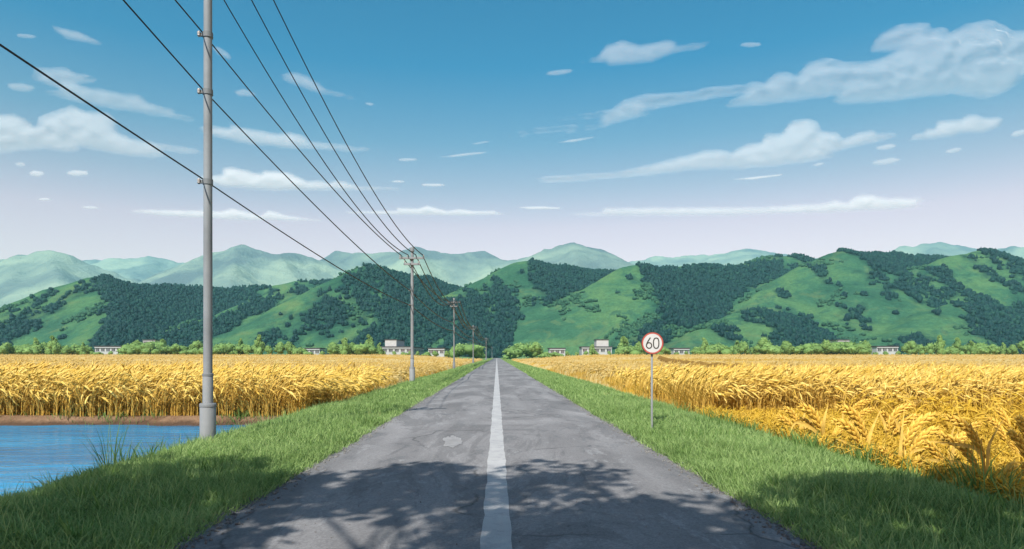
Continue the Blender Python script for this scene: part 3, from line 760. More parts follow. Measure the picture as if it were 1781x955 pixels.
# ------------------------------------------------------------------ utility poles and wires
def pole(x, d, H, arms, label, base_h=.84, k=1.0, mat='galv'):
    zb = z1(x, d)-.05
    root = empty('utility_pole', (x, d, zb)); tag(root, label, 'utility pole', 'utility poles along the left verge'); m = M[mat]
    MB().lathe([(.148*k,0),(.148*k,base_h-.02),(.14*k,base_h)], n=24).build('base_sleeve', m, root, True)
    MB().lathe([(.155*k,base_h-.05),(.155*k,base_h+.005),(.143*k,base_h+.018),(.10*k,base_h+.018)], n=24).build('collar', M['galv_dark'], root, True)
    MB().lathe([(.096*k,base_h-.02),(.096*k,base_h+.56),(.09*k,base_h+.575)], n=24).build('lower_shaft', m, root, True)
    MB().lathe([(.103*k,base_h+.545),(.103*k,base_h+.585),(.085*k,base_h+.592)], n=24).build('joint_ring', M['galv_dark'], root, True)
    MB().lathe([(.084*k,base_h+.55),(.076*k,H)], n=20).build('shaft', m, root, True)
    MB().lathe([(.115*k,H-.20),(.115*k,H+.02),(.10*k,H+.05)], n=20).build('cap', M['galv_dark'], root, True)
    if d < 60:
        for bz in ((5.12, 6.85, 7.95) if d < 20 else (4.85, 5.75)):
            bb = MB().lathe([(.094*k,bz-.05),(.094*k,bz+.05)], n=20).box((-.11*k, -.02, bz), (.10, .05, .06), .006).build('wire_band', M['galv_dark'], root, True)
            MB().lathe([(.016,-.05),(.034,-.03),(.026,0),(.036,.03),(.016,.06)], (-.15*k, -.05, bz), n=10).build('insulator', M['porcelain'], bb, True)
    for (az, hw) in arms:
        ar = MB().box((0, -.13*k, az-zb), (2*hw, .10, .13), .01).build('crossarm', m, root)
        MB().box((0, -.09*k, az-zb), (.26*k, .035, .15)).build('clamp', M['galv_dark'], ar)
        for ix in ([-hw+.06, hw-.06] if hw < .6 else [-hw+.06, -.33*hw, .33*hw, hw-.06]):
            MB().lathe([(.018,0),(.018,.05),(.042,.06),(.035,.09),(.045,.10),(.03,.14),(.012,.15)], (ix, -.13*k, az-zb+.05), n=10).build('insulator', M['porcelain'], ar, True)
    return root
PX1 = (-5.57, 12.75)
poles = [  # x, depth, height, arms(z, halfwidth)
 (PX1[0], PX1[1], 10.3, [(9.85,.85),(9.35,.6)]),
 (-5.22, 40.8, 8.35, [(7.75,.78),(7.38,.50)]),
 (-5.3, 82.0, 8.9, [(8.4,.78),(7.9,.5)]),
 (-5.2, 146.0, 8.5, [(8.2,.8),(7.7,.5)]),
 (-4.2, 262.0, 9.0, [(8.7,.8),(8.2,.5)]),
 (-3.7, 520.0, 9.2, [(8.9,.9),(8.4,.6)]),
]
plabel = ['tall grey steel pole beside the pond, reaching past the top of the picture', 'second nearest grey pole, with two crossarms above the far grey building',
 'third nearest pole, thin with a small double crossarm', 'fourth pole along the verge, dark and slim', 'fifth pole along the verge, small beside the road', 'last and smallest pole, at the road end']
for (x, d, H, arms), lb in zip(poles, plabel): pole(x, d, H, arms, lb, base_h=.84 if d < 20 else 1.0, k=1.0 if d < 20 else 1.15 if d < 100 else 1.5 if d < 200 else 2.2, mat='galv' if d < 70 else 'galv_dark')
# wires: one continuous object each, from the pole behind the viewpoint to the last pole
def ends(i, dx, dz): 
    x, d, H, arms = poles[i]; return Vector((x+dx, d-.13, arms[0][0]+dz))
wires = [ # per pole attachment offsets (dx, z) ; first entry is the pole behind the viewpoint
 ('highest wire, on the road side end of the top crossarms', [(.64,9.9),(.66,7.95),(.72,8.6),(.74,8.4),(.74,8.9),(.84,9.1)], 1.0, None),
 ('wire on the inner road side insulators of the top crossarms', [(.14,9.95),(.24,7.95),(.26,8.6),(.26,8.4),(.26,8.9),(.3,9.1)], 1.1, None),
 ('wire on the inner field side insulators of the top crossarms', [(-.44,9.9),(-.24,7.95),(-.26,8.6),(-.26,8.4),(-.26,8.9),(-.3,9.1)], 1.15, None),
 ('wire on the outer field side end of the top crossarms', [(-.1,7.95),(-.66,7.92),(-.72,8.58),(-.74,8.38),(-.74,8.88),(-.84,9.08)], .4, 11.0),
 ('middle of the wires fixed straight to the pole shafts, upper one', [(-.09,6.85),(-.1,5.75),(-.1,5.95),(-.1,5.9),(-.1,6.3),(-.1,6.6)], .3, 11.5),
 ('lowest wire, fixed to the pole shafts under the others', [(-.09,5.12),(-.1,4.85),(-.1,4.9),(-.1,5.2),(-.1,5.6),(-.1,5.9)], .25, 7.0),
]
wires[4] = ('upper of the two wires fixed straight to the pole shafts',)+wires[4][1:]
for lb, att, sag, z0 in wires:
    pts = []
    A = [Vector((poles[i][0]+dx, poles[i][1]-.13, z)) for i, (dx, z) in enumerate(att)]
    if z0 is not None: A.insert(0, Vector((-5.57+att[0][0], -22.0, z0)))
    for a, b in zip(A[:-1], A[1:]):
        L = (b-a).length; n = 26; sg = sag*min(1.6, (L/30)**1.0)
        for k in range(n):
            t = k/n; p = a.lerp(b, t); p.z -= 4*sg*t*(1-t)*1.0; pts.append(p)
    pts.append(A[-1])
    rs = [.0135 if p.y < 16 else .0135+min(.06, (p.y-16)*.0006) for p in pts]
    w = MB().tube(pts, rs, 6).build('power_line', M['wire'], None, True); tag(w, lb, 'wire', 'power lines between the poles')

# ------------------------------------------------------------------ speed limit sign
sx, sd = 3.46, 14.75
szb = z1(sx, sd)-.1
sign = empty('speed_limit_sign', (sx, sd, szb)); tag(sign, 'round red rimmed speed limit sign reading 60 on a thin post', 'road sign')
cz = HC+(VY-597)*sd/F-szb; RR = 19.3*sd/F
MB().lathe([(.024,0),(.024,cz+.12),(.020,cz+.125)], n=14).build('post', M['galv'], sign, True)
MB().lathe([(.05,.06),(.05,.13),(.03,.135)], n=14).build('post_socket', M['galv_dark'], sign, True)
plate = MB().lathe([(RR-.004,-.062),(RR,-.058),(RR,-.048),(RR-.004,-.044)], (0,0,cz), n=56, axis='y').build('plate', M['sign_back'], sign, True)
MB().lathe([(RR*.84,-.066),(RR*.84,-.0625)], (0,0,cz), n=56, axis='y').build('face', M['sign_white'], plate)
def ring(ri, ro, y0, y1, n=64):
    v = []; f = []
    for k in range(n):
        a = 6.28318*k/n; c, s = math.cos(a), math.sin(a)
        v += [(ri*c, y0, cz+ri*s), (ro*c, y0, cz+ro*s), (ri*c, y1, cz+ri*s), (ro*c, y1, cz+ro*s)]
    for k in range(n):
        i, j = 4*k, 4*((k+1)%n)
        f += [(i,i+1,j+1,j),(i+2,j+2,j+3,i+3),(i,j,j+2,i+2),(i+1,i+3,j+3,j+1)]
    return MB().add(v, f)
ring(RR*.845, RR*.965, -.067, -.0625).build('red_rim', M['sign_red'], plate)
ring(RR*.97, RR*1.01, -.068, -.046).build('edge_trim', M['sign_black'], plate)
def stroke(path, w, y0=-.0705, y1=-.0665, closed=False):
    n = len(path); v = []; f = []
    for i, (x, z) in enumerate(path):
        if closed: p0, p1 = path[i-1], path[(i+1)%n]
        else: p0, p1 = path[max(i-1,0)], path[min(i+1,n-1)]
        tx, tz = p1[0]-p0[0], p1[1]-p0[1]; L = math.hypot(tx, tz); nx, nz = -tz/L*w/2, tx/L*w/2
        v += [(x+nx, y0, cz+z+nz), (x-nx, y0, cz+z-nz), (x+nx, y1, cz+z+nz), (x-nx, y1, cz+z-nz)]
    for i in range(n if closed else n-1):
        a, b = 4*i, 4*((i+1)%n)
        f += [(a,a+1,b+1,b),(a+2,b+2,b+3,a+3),(a,b,b+2,a+2),(a+1,a+3,b+3,b+1)]
    if not closed: f += [(0,2,3,1),(4*n-4,4*n-3,4*n-1,4*n-2)]
    return MB().add(v, f)
u = RR/38.0      # units of the sign, traced at half pixel scale
hh, bw = 17.5*u, 9.6*u
six_c = (-12.0*u, -hh+9.6*u); br = 9.0*u
bowl = [(six_c[0]+br*math.cos(2*math.pi*k/36), six_c[1]+br*1.05*math.sin(2*math.pi*k/36)) for k in range(36)]
s6 = stroke(bowl, 3.7*u, closed=True)
arm = [(six_c[0]-br*math.cos(a), six_c[1]+br*1.05*math.sin(a)) for a in (0,.2,.4)]
arm = [(-21.0*u, six_c[1]-.02*u), (-20.6*u, six_c[1]+3.6*u), (-18.8*u, six_c[1]+8.2*u), (-15.5*u, six_c[1]+14.5*u), (-11.0*u, six_c[1]+21.5*u), (-7.6*u, hh+1.6*u)]
b2 = stroke(arm, 3.7*u, -.0712, -.0672); s6.add(b2.v, b2.f)
zc = 12.2*u
zero = [(zc+9.2*u*math.copysign(abs(math.cos(a))**.8, math.cos(a)), (hh)*math.copysign(abs(math.sin(a))**.8, math.sin(a))) for a in [2*math.pi*k/48 for k in range(48)]]
s6.build('numeral', M['sign_black'], plate); stroke(zero, 3.7*u, closed=True).build('numeral', M['sign_black'], plate)
MB().box((0, -.018, cz+.13), (.11,.06,.03)).build('bracket', M['galv_dark'], sign); MB().box((0, -.018, cz-.13), (.11,.06,.03)).build('bracket', M['galv_dark'], sign)

# ------------------------------------------------------------------ crops
def stalks(x, y, h, lean, theta, ear_len, ear_r, seed, leaves=2, width=.012, zoff=0.0):
    """arched stalks with ears: ribbons for stems and leaves, three sided spindles for ears"""
    r = np.random.default_rng(seed); n = len(x); z = zg(x, y)+zoff
    K = 9; tt = np.linspace(0, 1, K)
    th = theta[:,None]*tt[None,:]**2.2
    ds = (h/(K-1))[:,None]
    hx = np.concatenate([np.zeros((n,1)), np.cumsum(np.sin(th[:,:-1])*ds, 1)], 1)
    hz_ = np.concatenate([np.zeros((n,1)), np.cumsum(np.cos(th[:,:-1])*ds, 1)], 1)
    ca, sa = np.cos(lean), np.sin(lean)
    C = np.stack([x[:,None]+hx*ca[:,None], y[:,None]+hx*sa[:,None], z[:,None]+hz_], -1)     # n,K,3
    VV = []; QQ = []; TT = []; tn = []; pt = []; b = 0
    tint = r.uniform(0, 1, n)
    # stem ribbon facing roughly across the lean and the view
    sv = np.stack([np.ones(n), r.uniform(-.5,.5,n), np.zeros(n)], -1); sv /= np.linalg.norm(sv, axis=1)[:,None]
    R = np.stack([C-sv[:,None]*width/2, C+sv[:,None]*width/2], 2)                               # n,K,2,3
    VV.append(R.reshape(-1,3)); i = (np.arange(n)*K*2)[:,None]+(np.arange(K-1)*2)[None,:]
    QQ.append(np.stack([i, i+1, i+3, i+2], -1).reshape(-1,4)); b += n*K*2
    pr = np.clip((tt-.15)*.9, 0, .75); tn.append(np.repeat(tint, K*2)); pt.append(np.tile(np.repeat(pr, 2), n))
    # ear spindle
    E = 5; prof = np.array([.35,1.0,1.0,.8,.15])
    T = C[:,-1]-C[:,-2]; T /= np.linalg.norm(T, axis=1)[:,None]
    q = np.cross(T, np.array([0,1,0.])); q /= np.linalg.norm(q, axis=1)[:,None]+1e-9; q2 = np.cross(T, q)
    bend = np.linspace(0, 1, E)[None,:,None]
    cen = C[:,-1][:,None]+T[:,None]*(ear_len[:,None,None]*bend)+np.array([0,0,-1.])*(ear_len[:,None,None]*.35*bend**2)
    rr = prof[None,:]*ear_r[:,None]*r.uniform(.75,1.3,(n,E))
    ang = np.array([0, 2.1, 4.2])
    ring_ = cen[:,:,None]+rr[:,:,None,None]*(np.cos(ang)[None,None,:,None]*q[:,None,None]+np.sin(ang)[None,None,:,None]*q2[:,None,None])
    VV.append(ring_.reshape(-1,3)); i = b+(np.arange(n)*E*3)[:,None,None]+(np.arange(E-1)*3)[None,:,None]+np.arange(3)[None,None,:]
    j = b+(np.arange(n)*E*3)[:,None,None]+(np.arange(E-1)*3)[None,:,None]+((np.arange(3)+1)%3)[None,None,:]
    QQ.append(np.stack([i, j, j+3, i+3], -1).reshape(-1,4)); b += n*E*3
    tn.append(np.repeat(tint, E*3)+r.uniform(-.2,.2,n*E*3)); pt.append(np.ones(n*E*3))
    # awns: thin triangles off the ear
    for k in range(4):
        f = (k+1)/4.5; c0 = C[:,-1]+T*(ear_len*f)[:,None]-np.array([0,0,.35])*(ear_len*f*f)[:,None]
        dr = T*.8+q*r.uniform(-.8,.8,(n,1))+q2*r.uniform(-.8,.8,(n,1)); dr /= np.linalg.norm(dr, axis=1)[:,None]
        tip = c0+dr*(ear_len*r.uniform(.4,.8,n))[:,None]; w3 = q*(ear_r*.35)[:,None]
        VV.append(np.concatenate([c0-w3, c0+w3, tip])); TT.append(np.stack([np.arange(n), np.arange(n)+n, np.arange(n)+2*n], 1)+b); b += 3*n
        tn.append(np.tile(tint, 3)); pt.append(np.full(3*n, .9))
    # leaves
    for k in range(leaves):
        a = r.uniform(0, 6.28, n); l = h*r.uniform(.45,.85,n); t0 = r.uniform(.05,.35,n)
        m = 5; uu = np.linspace(0, 1, m); th2 = .35+(r.uniform(1.3,2.4,n))[:,None]*uu[None,:]**1.4
        dsl = (l/(m-1))[:,None]
        lx = np.concatenate([np.zeros((n,1)), np.cumsum(np.sin(th2[:,:-1])*dsl, 1)], 1); lz_ = np.concatenate([np.zeros((n,1)), np.cumsum(np.cos(th2[:,:-1])*dsl, 1)], 1)
        st = C[np.arange(n), (t0*(K-1)).astype(int)]
        Lc = np.stack([st[:,0:1]+lx*np.cos(a)[:,None], st[:,1:2]+lx*np.sin(a)[:,None]*.6, st[:,2:3]+lz_], -1)
        wv = np.stack([-np.sin(a)*.5+.3, np.cos(a), 0*a+.3], -1); wv /= np.linalg.norm(wv, axis=1)[:,None]
        wd = (width*1.5*np.array([.8,1,.9,.6,.08]))[None,:,None]
        R = np.stack([Lc-wv[:,None]*wd/2, Lc+wv[:,None]*wd/2], 2)
        VV.append(R.reshape(-1,3)); i = b+(np.arange(n)*m*2)[:,None]+(np.arange(m-1)*2)[None,:]
        QQ.append(np.stack([i, i+1, i+3, i+2], -1).reshape(-1,4)); b += n*m*2
        tn.append(np.repeat(r.uniform(0,1,n), m*2)); pt.append(np.repeat(r.uniform(.0,.7,n), m*2))
    return np.concatenate(VV), np.concatenate(QQ), np.concatenate(TT), np.concatenate(tn), np.concatenate(pt)
def crop_object(name, sets, mat, label):
    VV=[];QQ=[];TT=[];tn=[];pt=[];b=0
    for V,Q,T,t,p in sets:
        VV.append(V); QQ.append(Q+b); TT.append(T+b); tn.append(t); pt.append(p); b += len(V)
    me = np_mesh(name, np.concatenate(VV), np.concatenate(QQ), np.concatenate(TT), {'tint': np.clip(np.concatenate(tn),0,1), 'part': np.concatenate(pt)})
    return tag(link(name, me, mat), label, 'wheat', kind='stuff')
def field_pts(n, y0, y1, side, x_in=5.7, power=1.0, margin=1.05):
    y = y0+(y1-y0)*rng.uniform(0, 1, n)**power
    lim = (.79 if side < 0 else .82)*y*margin+1.0
    x = x_in+(lim-x_in)*rng.uniform(0, 1, n); ok = lim > x_in
    return side*x[ok], y[ok]
def wheat_set(x, y, h, er, el, seed, leaves=2, width=.012, right=True, spread=.7, zoff=0.0):
    n = len(x); r = np.random.default_rng(seed)
    lean = r.normal(0 if right else math.pi, spread, n)+2.2*(fbm(x*.22, y*.22, 121, 3)-.5)
    patch = .80+.42*fbm(x*.35, y*.35, 123, 4)
    return stalks(x, y, h*patch*r.uniform(.70,1.18,n), lean, r.uniform(.7,2.7,n), el*r.uniform(.7,1.25,n), er*r.uniform(.8,1.2,n), seed, leaves, width, zoff)
# left field
x, y = field_pts(4200, 20.35, 23.5, -1, 5.9); A1 = wheat_set(x, y, 1.22, .030, .30, 1, 3, .020)
x, y = field_pts(5200, 23.5, 33, -1, 5.8); A2 = wheat_set(x, y, 1.15, .036, .32, 2, 1, .022)
crop_object('wheat_front_rows', [A1, A2], M['wheat'], 'tall golden wheat standing along the far pond bank')
x, y = field_pts(9000, 33, 75, -1, 5.8, .8); A3 = wheat_set(x, y, .95, .05, .30, 3, 0, .035)
x, y = field_pts(11000, 75, 296, -1, 6.0, .8); A4 = wheat_set(x, y, .85, .09, .35, 4, 0, .06)
crop_object('wheat_far_left', [A3, A4], M['wheat_far'], 'pale ripe wheat stretching to the hedge left of the road')
# right field: a low near strip, then an earth bund, then tall rows
x, y = field_pts(6500, 19.9, 24, 1, 6.2); B1 = wheat_set(x, y, 1.12, .032, .30, 5, 2, .020)
x, y = field_pts(6500, 24, 36, 1, 5.9); B2 = wheat_set(x, y, 1.12, .036, .32, 6, 1, .022)
crop_object('wheat_middle_rows', [B1, B2], M['wheat'], 'golden wheat with arching ears behind the earth bund right of the sign')
x, y = field_pts(9000, 36, 75, 1, 5.8, .8); B3 = wheat_set(x, y, .95, .05, .30, 7, 0, .035)
x, y = field_pts(11000, 75, 296, 1, 6.0, .8); B4 = wheat_set(x, y, .85, .09, .35, 8, 0, .06)
crop_object('wheat_far_right', [B3, B4], M['wheat_far'], 'pale ripe wheat stretching to the hedge right of the road')
x, y = field_pts(17000, 6.5, 19.0, 1, 5.7, 1.0); B5 = wheat_set(x, y, .30, .014, .12, 9, 1, .012, spread=1.5)
x, y = field_pts(1500, 7.0, 19.0, 1, 6.0, 1.0); kp = (x > 8.2+.1*(y-8)) & (y > 11) & (rng.uniform(0,1,len(x)) < S(9, 19, y)*.6+.15); x, y = x[kp], y[kp]; B6 = wheat_set(x, y, .78, .026, .26, 10, 2, .016, spread=1.6)
crop_object('low_wheat', [B5, B6], M['stubble'], 'low mustard yellow wheat strip beside the right verge')
# the closed top of the crop further out
def crop_top(name, side, y0):
    yy = graded(y0, 60, 1.0, (y0-.01, 298), 1.06); fr_ = np.linspace(0, 1, 60)**1.6
    Yc = np.repeat(yy[:,None], 60, 1); lim = .85*yy+4
    Xc = side*(5.9+(lim[:,None]-5.9)*fr_[None,:])
    zt = .62*S(y0-.1, y0+1.5, Yc)*S(5.8, 6.6, np.abs(Xc))*(1-S(294, 298, Yc))
    Zc = zg(Xc, Yc)+zt+.16*(fbm(Xc*.5, Yc*.4, 81, 3)-.5)
    if side < 0: Xc, Yc, Zc = Xc[:,::-1], Yc[:,::-1], Zc[:,::-1]
    return tag(link(name, grid_mesh(name, Xc, Yc, Zc), M['canopy']), 'closed straw coloured top of the ripe crop', 'crop', kind='stuff')
crop_top('crop_left', -1, 27.0); crop_top('crop_right', 1, 27.0)
def bund(name, pts, w, h):
    V = []; Q = []; k = 7
    P2 = [Vector(p) for p in pts]; fine = []
    for a, b in zip(P2[:-1], P2[1:]):
        n = max(2, int((b-a).length/.5)); fine += [a.lerp(b, i/n) for i in range(n)]
    fine.append(P2[-1])
    for i, p in enumerate(fine):
        t = (fine[min(i+1,len(fine)-1)]-fine[max(i-1,0)]).normalized(); nrm = Vector((-t.y, t.x, 0))
        for j in range(k):
            s = j/(k-1)*2-1; q = p+nrm*(w/2*s)
            jit = .06*(random.random()-.5)
            V.append((q.x, q.y, z1(q.x, q.y)-.04+(h*(1-s*s)**.8)*(1+.05*math.sin(i*.37+1.3*math.sin(i*.11)))+jit))
    for i in range(len(fine)-1):
        for j in range(k-1): a = i*k+j; Q.append((a, a+1, a+k+1, a+k))
    me = bpy.data.meshes.new(name); me.from_pydata(V, [], Q)
    for p in me.polygons: p.use_smooth = True
    return link(name, me, M['bund'])
tag(bund('earth_bund', [(6.0,19.6,0),(9,19.5,0),(13,19.4,0),(20,19.3,0)], .7, .16), 'low brown earth bund between two strips of wheat', 'bund')
tag(bund('field_bank', [((a-VX)*d/F, d, 0) for a, d in ((1148,150),(1172,95),(1205,64),(1245,47),(1300,36),(1365,29),(1430,25))], 1.8, 1.38), 'brown earth bank curving back through the wheat right of the sign', 'bund')

# foreground wheat plants with big ears
def ear_mesh(mb, pts, r0):
    pts = [Vector(p) for p in pts]; n = len(pts)
    # resample
    cum = [0]
    for a, b in zip(pts[:-1], pts[1:]): cum.append(cum[-1]+(b-a).length)
    L = cum[-1]; m = max(8, int(L/(r0*1.05)))
    def at(s):
        for i in range(n-1):
            if s <= cum[i+1] or i == n-2:
                f = (s-cum[i])/(cum[i+1]-cum[i]); return pts[i].lerp(pts[i+1], f), (pts[i+1]-pts[i]).normalized()
    for k in range(m):
        s = L*(k+.3)/m; p, t = at(s); fall = min(1, .55+2.0*s/L)*min(1, .35+2.4*(1-s/L))
        u = t.cross(Vector((0,1,0))).normalized(); w = t.cross(u).normalized()
        for q in range(4):
            a = q*math.pi/2+(k%2)*math.pi/4+.3
            o = (u*math.cos(a)+w*math.sin(a)); ax = (t*.85+o*.5).normalized()
            c = p+o*r0*.62*fall; gl, gr = r0*1.15*fall, r0*.44*fall
            e1 = ax.orthogonal().normalized(); e2 = ax.cross(e1)
            vs_ = []; prof = [(-1,.12),(-.55,.85),(.05,1.0),(.55,.62),(1.0,.06)]
            for z_, rr_ in prof:
                for i in range(6):
                    b = 6.28318*i/6; vs_.append(c+ax*(gl*z_)+(e1*math.cos(b)+e2*math.sin(b))*gr*rr_)
            fs_ = [(j*6+i, j*6+(i+1)%6, j*6+6+(i+1)%6, j*6+6+i) for j in range(4) for i in range(6)]
            mb.add(vs_, fs_)
            if random.random() < .55:
                tip = c+ax*gl+(ax+t*.7).normalized()*r0*random.uniform(1.2, 3.2); e = e1*r0*.05
                b0 = c+ax*gl*.8
                mb.add([b0+e, b0-e, b0+e2*r0*.05, tip], [(0,1,3),(1,2,3),(2,0,3)])
    return mb
def smooth_path(pts, n=14):
    pts = [Vector(p) for p in pts]; out = []
    ext = [pts[0]*2-pts[1]]+pts+[pts[-1]*2-pts[-2]]
    for i in range(1, len(ext)-2):
        for k in range(n):
            t = k/n; p0,p1,p2,p3 = ext[i-1:i+3]
            out.append(.5*((2*p1)+(p2-p0)*t+(2*p0-5*p1+4*p2-p3)*t*t+(3*p1-p0-3*p2+p3)*t**3))
    out.append(pts[-1]); return out
def blade(mb, pts, w):
    c = smooth_path(pts, 6); n = len(c); v = []; f = []
    for i, p in enumerate(c):
        t = (c[min(i+1,n-1)]-c[max(i-1,0)]).normalized(); s = t.cross(Vector((.25,1,.1))).normalized()
        k = i/(n-1); ww = w*(.45+1.1*k if k < .5 else max(.04, 2*(1-k)))*.5
        v += [p-s*ww, p+Vector((0,.25*ww,0)), p+s*ww]
    for i in range(n-1):
        a = 3*i; f += [(a,a+1,a+4,a+3),(a+1,a+2,a+5,a+4)]
    mb.add(v, f)
plants = []
def wheat_plant(base, ears, leaves, label):
    bx, by = base; d = (HC+.10)*F/(by-VY); B = P(bx, by, d)
    root = empty('wheat_plant', (B.x, d, z1(B.x, d)-.03)); plants.append(root); tag(root, label, 'wheat plant', 'big wheat plants beside the right verge'); rl = root.location
    for (start, tip, mid) in ears:
        dd = d+random.uniform(-.22,.22)
        a, m_, b = P(*start, dd)-rl, P(*mid, dd)-rl, P(*tip, dd)-rl
        o = Vector((random.uniform(-.03,.03), 0, 0))
        stem = smooth_path([o, (o*.4+(a-o)*.55+Vector(((o.x-a.x)*.25,0,0))), a], 8)
        MB().tube(stem, [.010-.004*k/len(stem) for k in range(len(stem))], 6).build('stalk', M['stalk'], root, True)
        ear_mesh(MB(), smooth_path([a, m_, b], 8), 7.2*d/F*(.75 if math.dist(start, tip) < 50 else 1)).build('ear', M['ear'], root, True)
    for path in leaves:
        dd = d+random.uniform(-.25,.25); mb = MB(); blade(mb, [Vector((0,0,.02))]+[P(*q, dd)-rl for q in path], 6.5*d/F); mb.build('leaf', M['leafblade'], root, True)
wheat_plant((1435,782), [((1428,748),(1388,703),(1412,718)),((1420,756),(1384,727),(1404,736)),((1450,760),(1462,741),(1457,750))], [[(1432,740),(1441,700)],[(1418,750),(1385,735),(1372,760)]], 'wheat plant farthest back of the clearly drawn ones, beside the tall grass')
wheat_plant((1508,806), [((1506,764),(1452,705),(1486,722)),((1499,774),(1445,730),(1477,744)),((1488,792),(1478,778),(1484,784))], [[(1512,760),(1534,707)],[(1490,790),(1468,768),(1452,764)]], 'wheat plant with two long ears drooping left, behind the one with raised right ears')
wheat_plant((1574,832), [((1573,775),(1630,718),(1594,738)),((1584,786),(1636,743),(1604,758)),((1558,812),(1528,776),(1546,792)),((1586,815),(1602,793),(1594,804))], [[(1572,770),(1560,735),(1543,718)],[(1585,790),(1600,782),(1627,778)],[(1566,790),(1574,700)]], 'wheat plant with two long ears raised to the right')
wheat_plant((1713,868), [((1712,796),(1637,721),(1682,744)),((1699,812),(1628,754),(1672,776)),((1698,852),(1675,820),(1688,834)),((1733,852),(1771,801),(1750,824))], [[(1718,800),(1722,770),(1748,724)],[(1700,830),(1672,806),(1640,800)],[(1706,790),(1660,772),(1628,770)]], 'largest wheat plant, ears hanging left above the tall grass near the corner')
wheat_plant((1800,876), [((1788,800),(1752,748),(1772,766)),((1792,770),(1768,722),(1780,740)),((1790,832),(1778,802),(1783,815))], [[(1792,800),(1772,768),(1752,754)],[(1795,880),(1776,862),(1758,858)]], 'wheat plant cut off by the right edge of the picture')
wheat_plant((1392,772), [((1388,742),(1362,708),(1378,720)),((1382,748),(1350,724),(1366,732))], [[(1394,740),(1404,706)],[(1400,742),(1418,730),(1428,742)]], 'smallest clearly drawn wheat plant, nearest to the sign')
wheat_plant((1655,845), [((1652,800),(1690,748),(1664,768)),((1640,806),(1606,768),(1624,782))], [[(1655,800),(1668,742)],[(1646,810),(1612,800),(1596,815)]], 'wheat plant spreading both ways between the raised ears and largest plant')

second = ['second row wheat plant behind the one beside the tall grass','second row wheat plant behind the two drooping ears','second row wheat plant behind the two raised ears','second row wheat plant behind the largest one',
          'second row wheat plant at the right edge behind the cut off one','second row wheat plant behind the smallest one','second row wheat plant behind the one spreading both ways']
def copy_plant(src, loc, rz, sc, label):
    c = src.copy(); col.objects.link(c); c.location = loc; c.rotation_euler = (0,0,rz); c.scale = (sc,sc,sc); c['label'] = label
    for ch in src.children:
        k = ch.copy(); col.objects.link(k); k.parent = c
base_plants = list(plants)
for i, lb in enumerate(second):
    if i in (4, 5): continue
    p = base_plants[i].location; x_, y_ = p.x+1.5+.5*(i%2), p.y+2.0+.5*(i%3)
    copy_plant(base_plants[(i*3+2)%7], (x_, y_, z1(x_, y_)-.03), (-.5,.4,2.8)[i%3], .92, lb)

# ------------------------------------------------------------------ grass
def blades(x, y, h, w, seed, bend=1.0, z=None, lean=None):
    r = np.random.default_rng(seed); n = len(x); z = (zg(x, y)-.01) if z is None else z
    a = r.uniform(0, 6.28, n) if lean is None else lean
    th0 = r.uniform(.0,.45,n)*bend; th1 = th0+r.uniform(.3,1.5,n)*bend
    K = 4; tt = np.linspace(0,1,K); th = th0[:,None]+(th1-th0)[:,None]*tt[None,:]
    ds = (h/(K-1))[:,None]
    hx = np.concatenate([np.zeros((n,1)), np.cumsum(np.sin(th[:,:-1])*ds,1)],1); hz_ = np.concatenate([np.zeros((n,1)), np.cumsum(np.cos(th[:,:-1])*ds,1)],1)
    C = np.stack([x[:,None]+hx*np.cos(a)[:,None], y[:,None]+hx*np.sin(a)[:,None], z[:,None]+hz_],-1)
    f = r.uniform(0, 6.28, n); sv = np.stack([np.cos(f)*.7+.5, np.sin(f)*.6, 0*f],-1); sv /= np.linalg.norm(sv,axis=1)[:,None]+1e-6
    wd = np.array([.8,1,.7])[None,:,None]*w[:,None,None]
    L = C[:,:3]-sv[:,None]*wd/2; R = C[:,:3]+sv[:,None]*wd/2
    V = np.concatenate([np.stack([L,R],2).reshape(n,6,3), C[:,3:4]],1)
    b = (np.arange(n)*7)[:,None]
    Q = np.concatenate([b+np.array([[0,1,3,2]]), b+np.array([[2,3,5,4]])],0); T = b+np.array([[4,5,6]])
    return V.reshape(-1,3), Q, T, np.repeat(r.uniform(0,1,n),7)
def grass_object(name, sets, mat, label):
    VV=[];QQ=[];TT=[];tn=[];b=0
    for V,Q,T,t in sets: VV.append(V);QQ.append(Q+b);TT.append(T+b);tn.append(t);b+=len(V)
    return tag(link(name, np_mesh(name, np.concatenate(VV), np.concatenate(QQ), np.concatenate(TT), {'tint': np.concatenate(tn)}), mat), label, 'grass', kind='stuff')
def strip(n, side, y0, y1, xo, xi=2.86, power=1.0):
    y = y0+(y1-y0)*rng.uniform(0,1,n)**power; w = xo(y)
    x = xi+(w-xi)*rng.uniform(0,1,n)+.10*(fbm(y*1.7, y*0+2, 21, 3)-.5)
    return side*x, y
lo = lambda y: np.where(y < 19.6, 6.35, 5.75)+.35*(vnoise(y*1.1, y*0, 77)-.5)
ro = lambda y: 5.75+.45*(vnoise(y*1.1, y*0+9, 78)-.5)
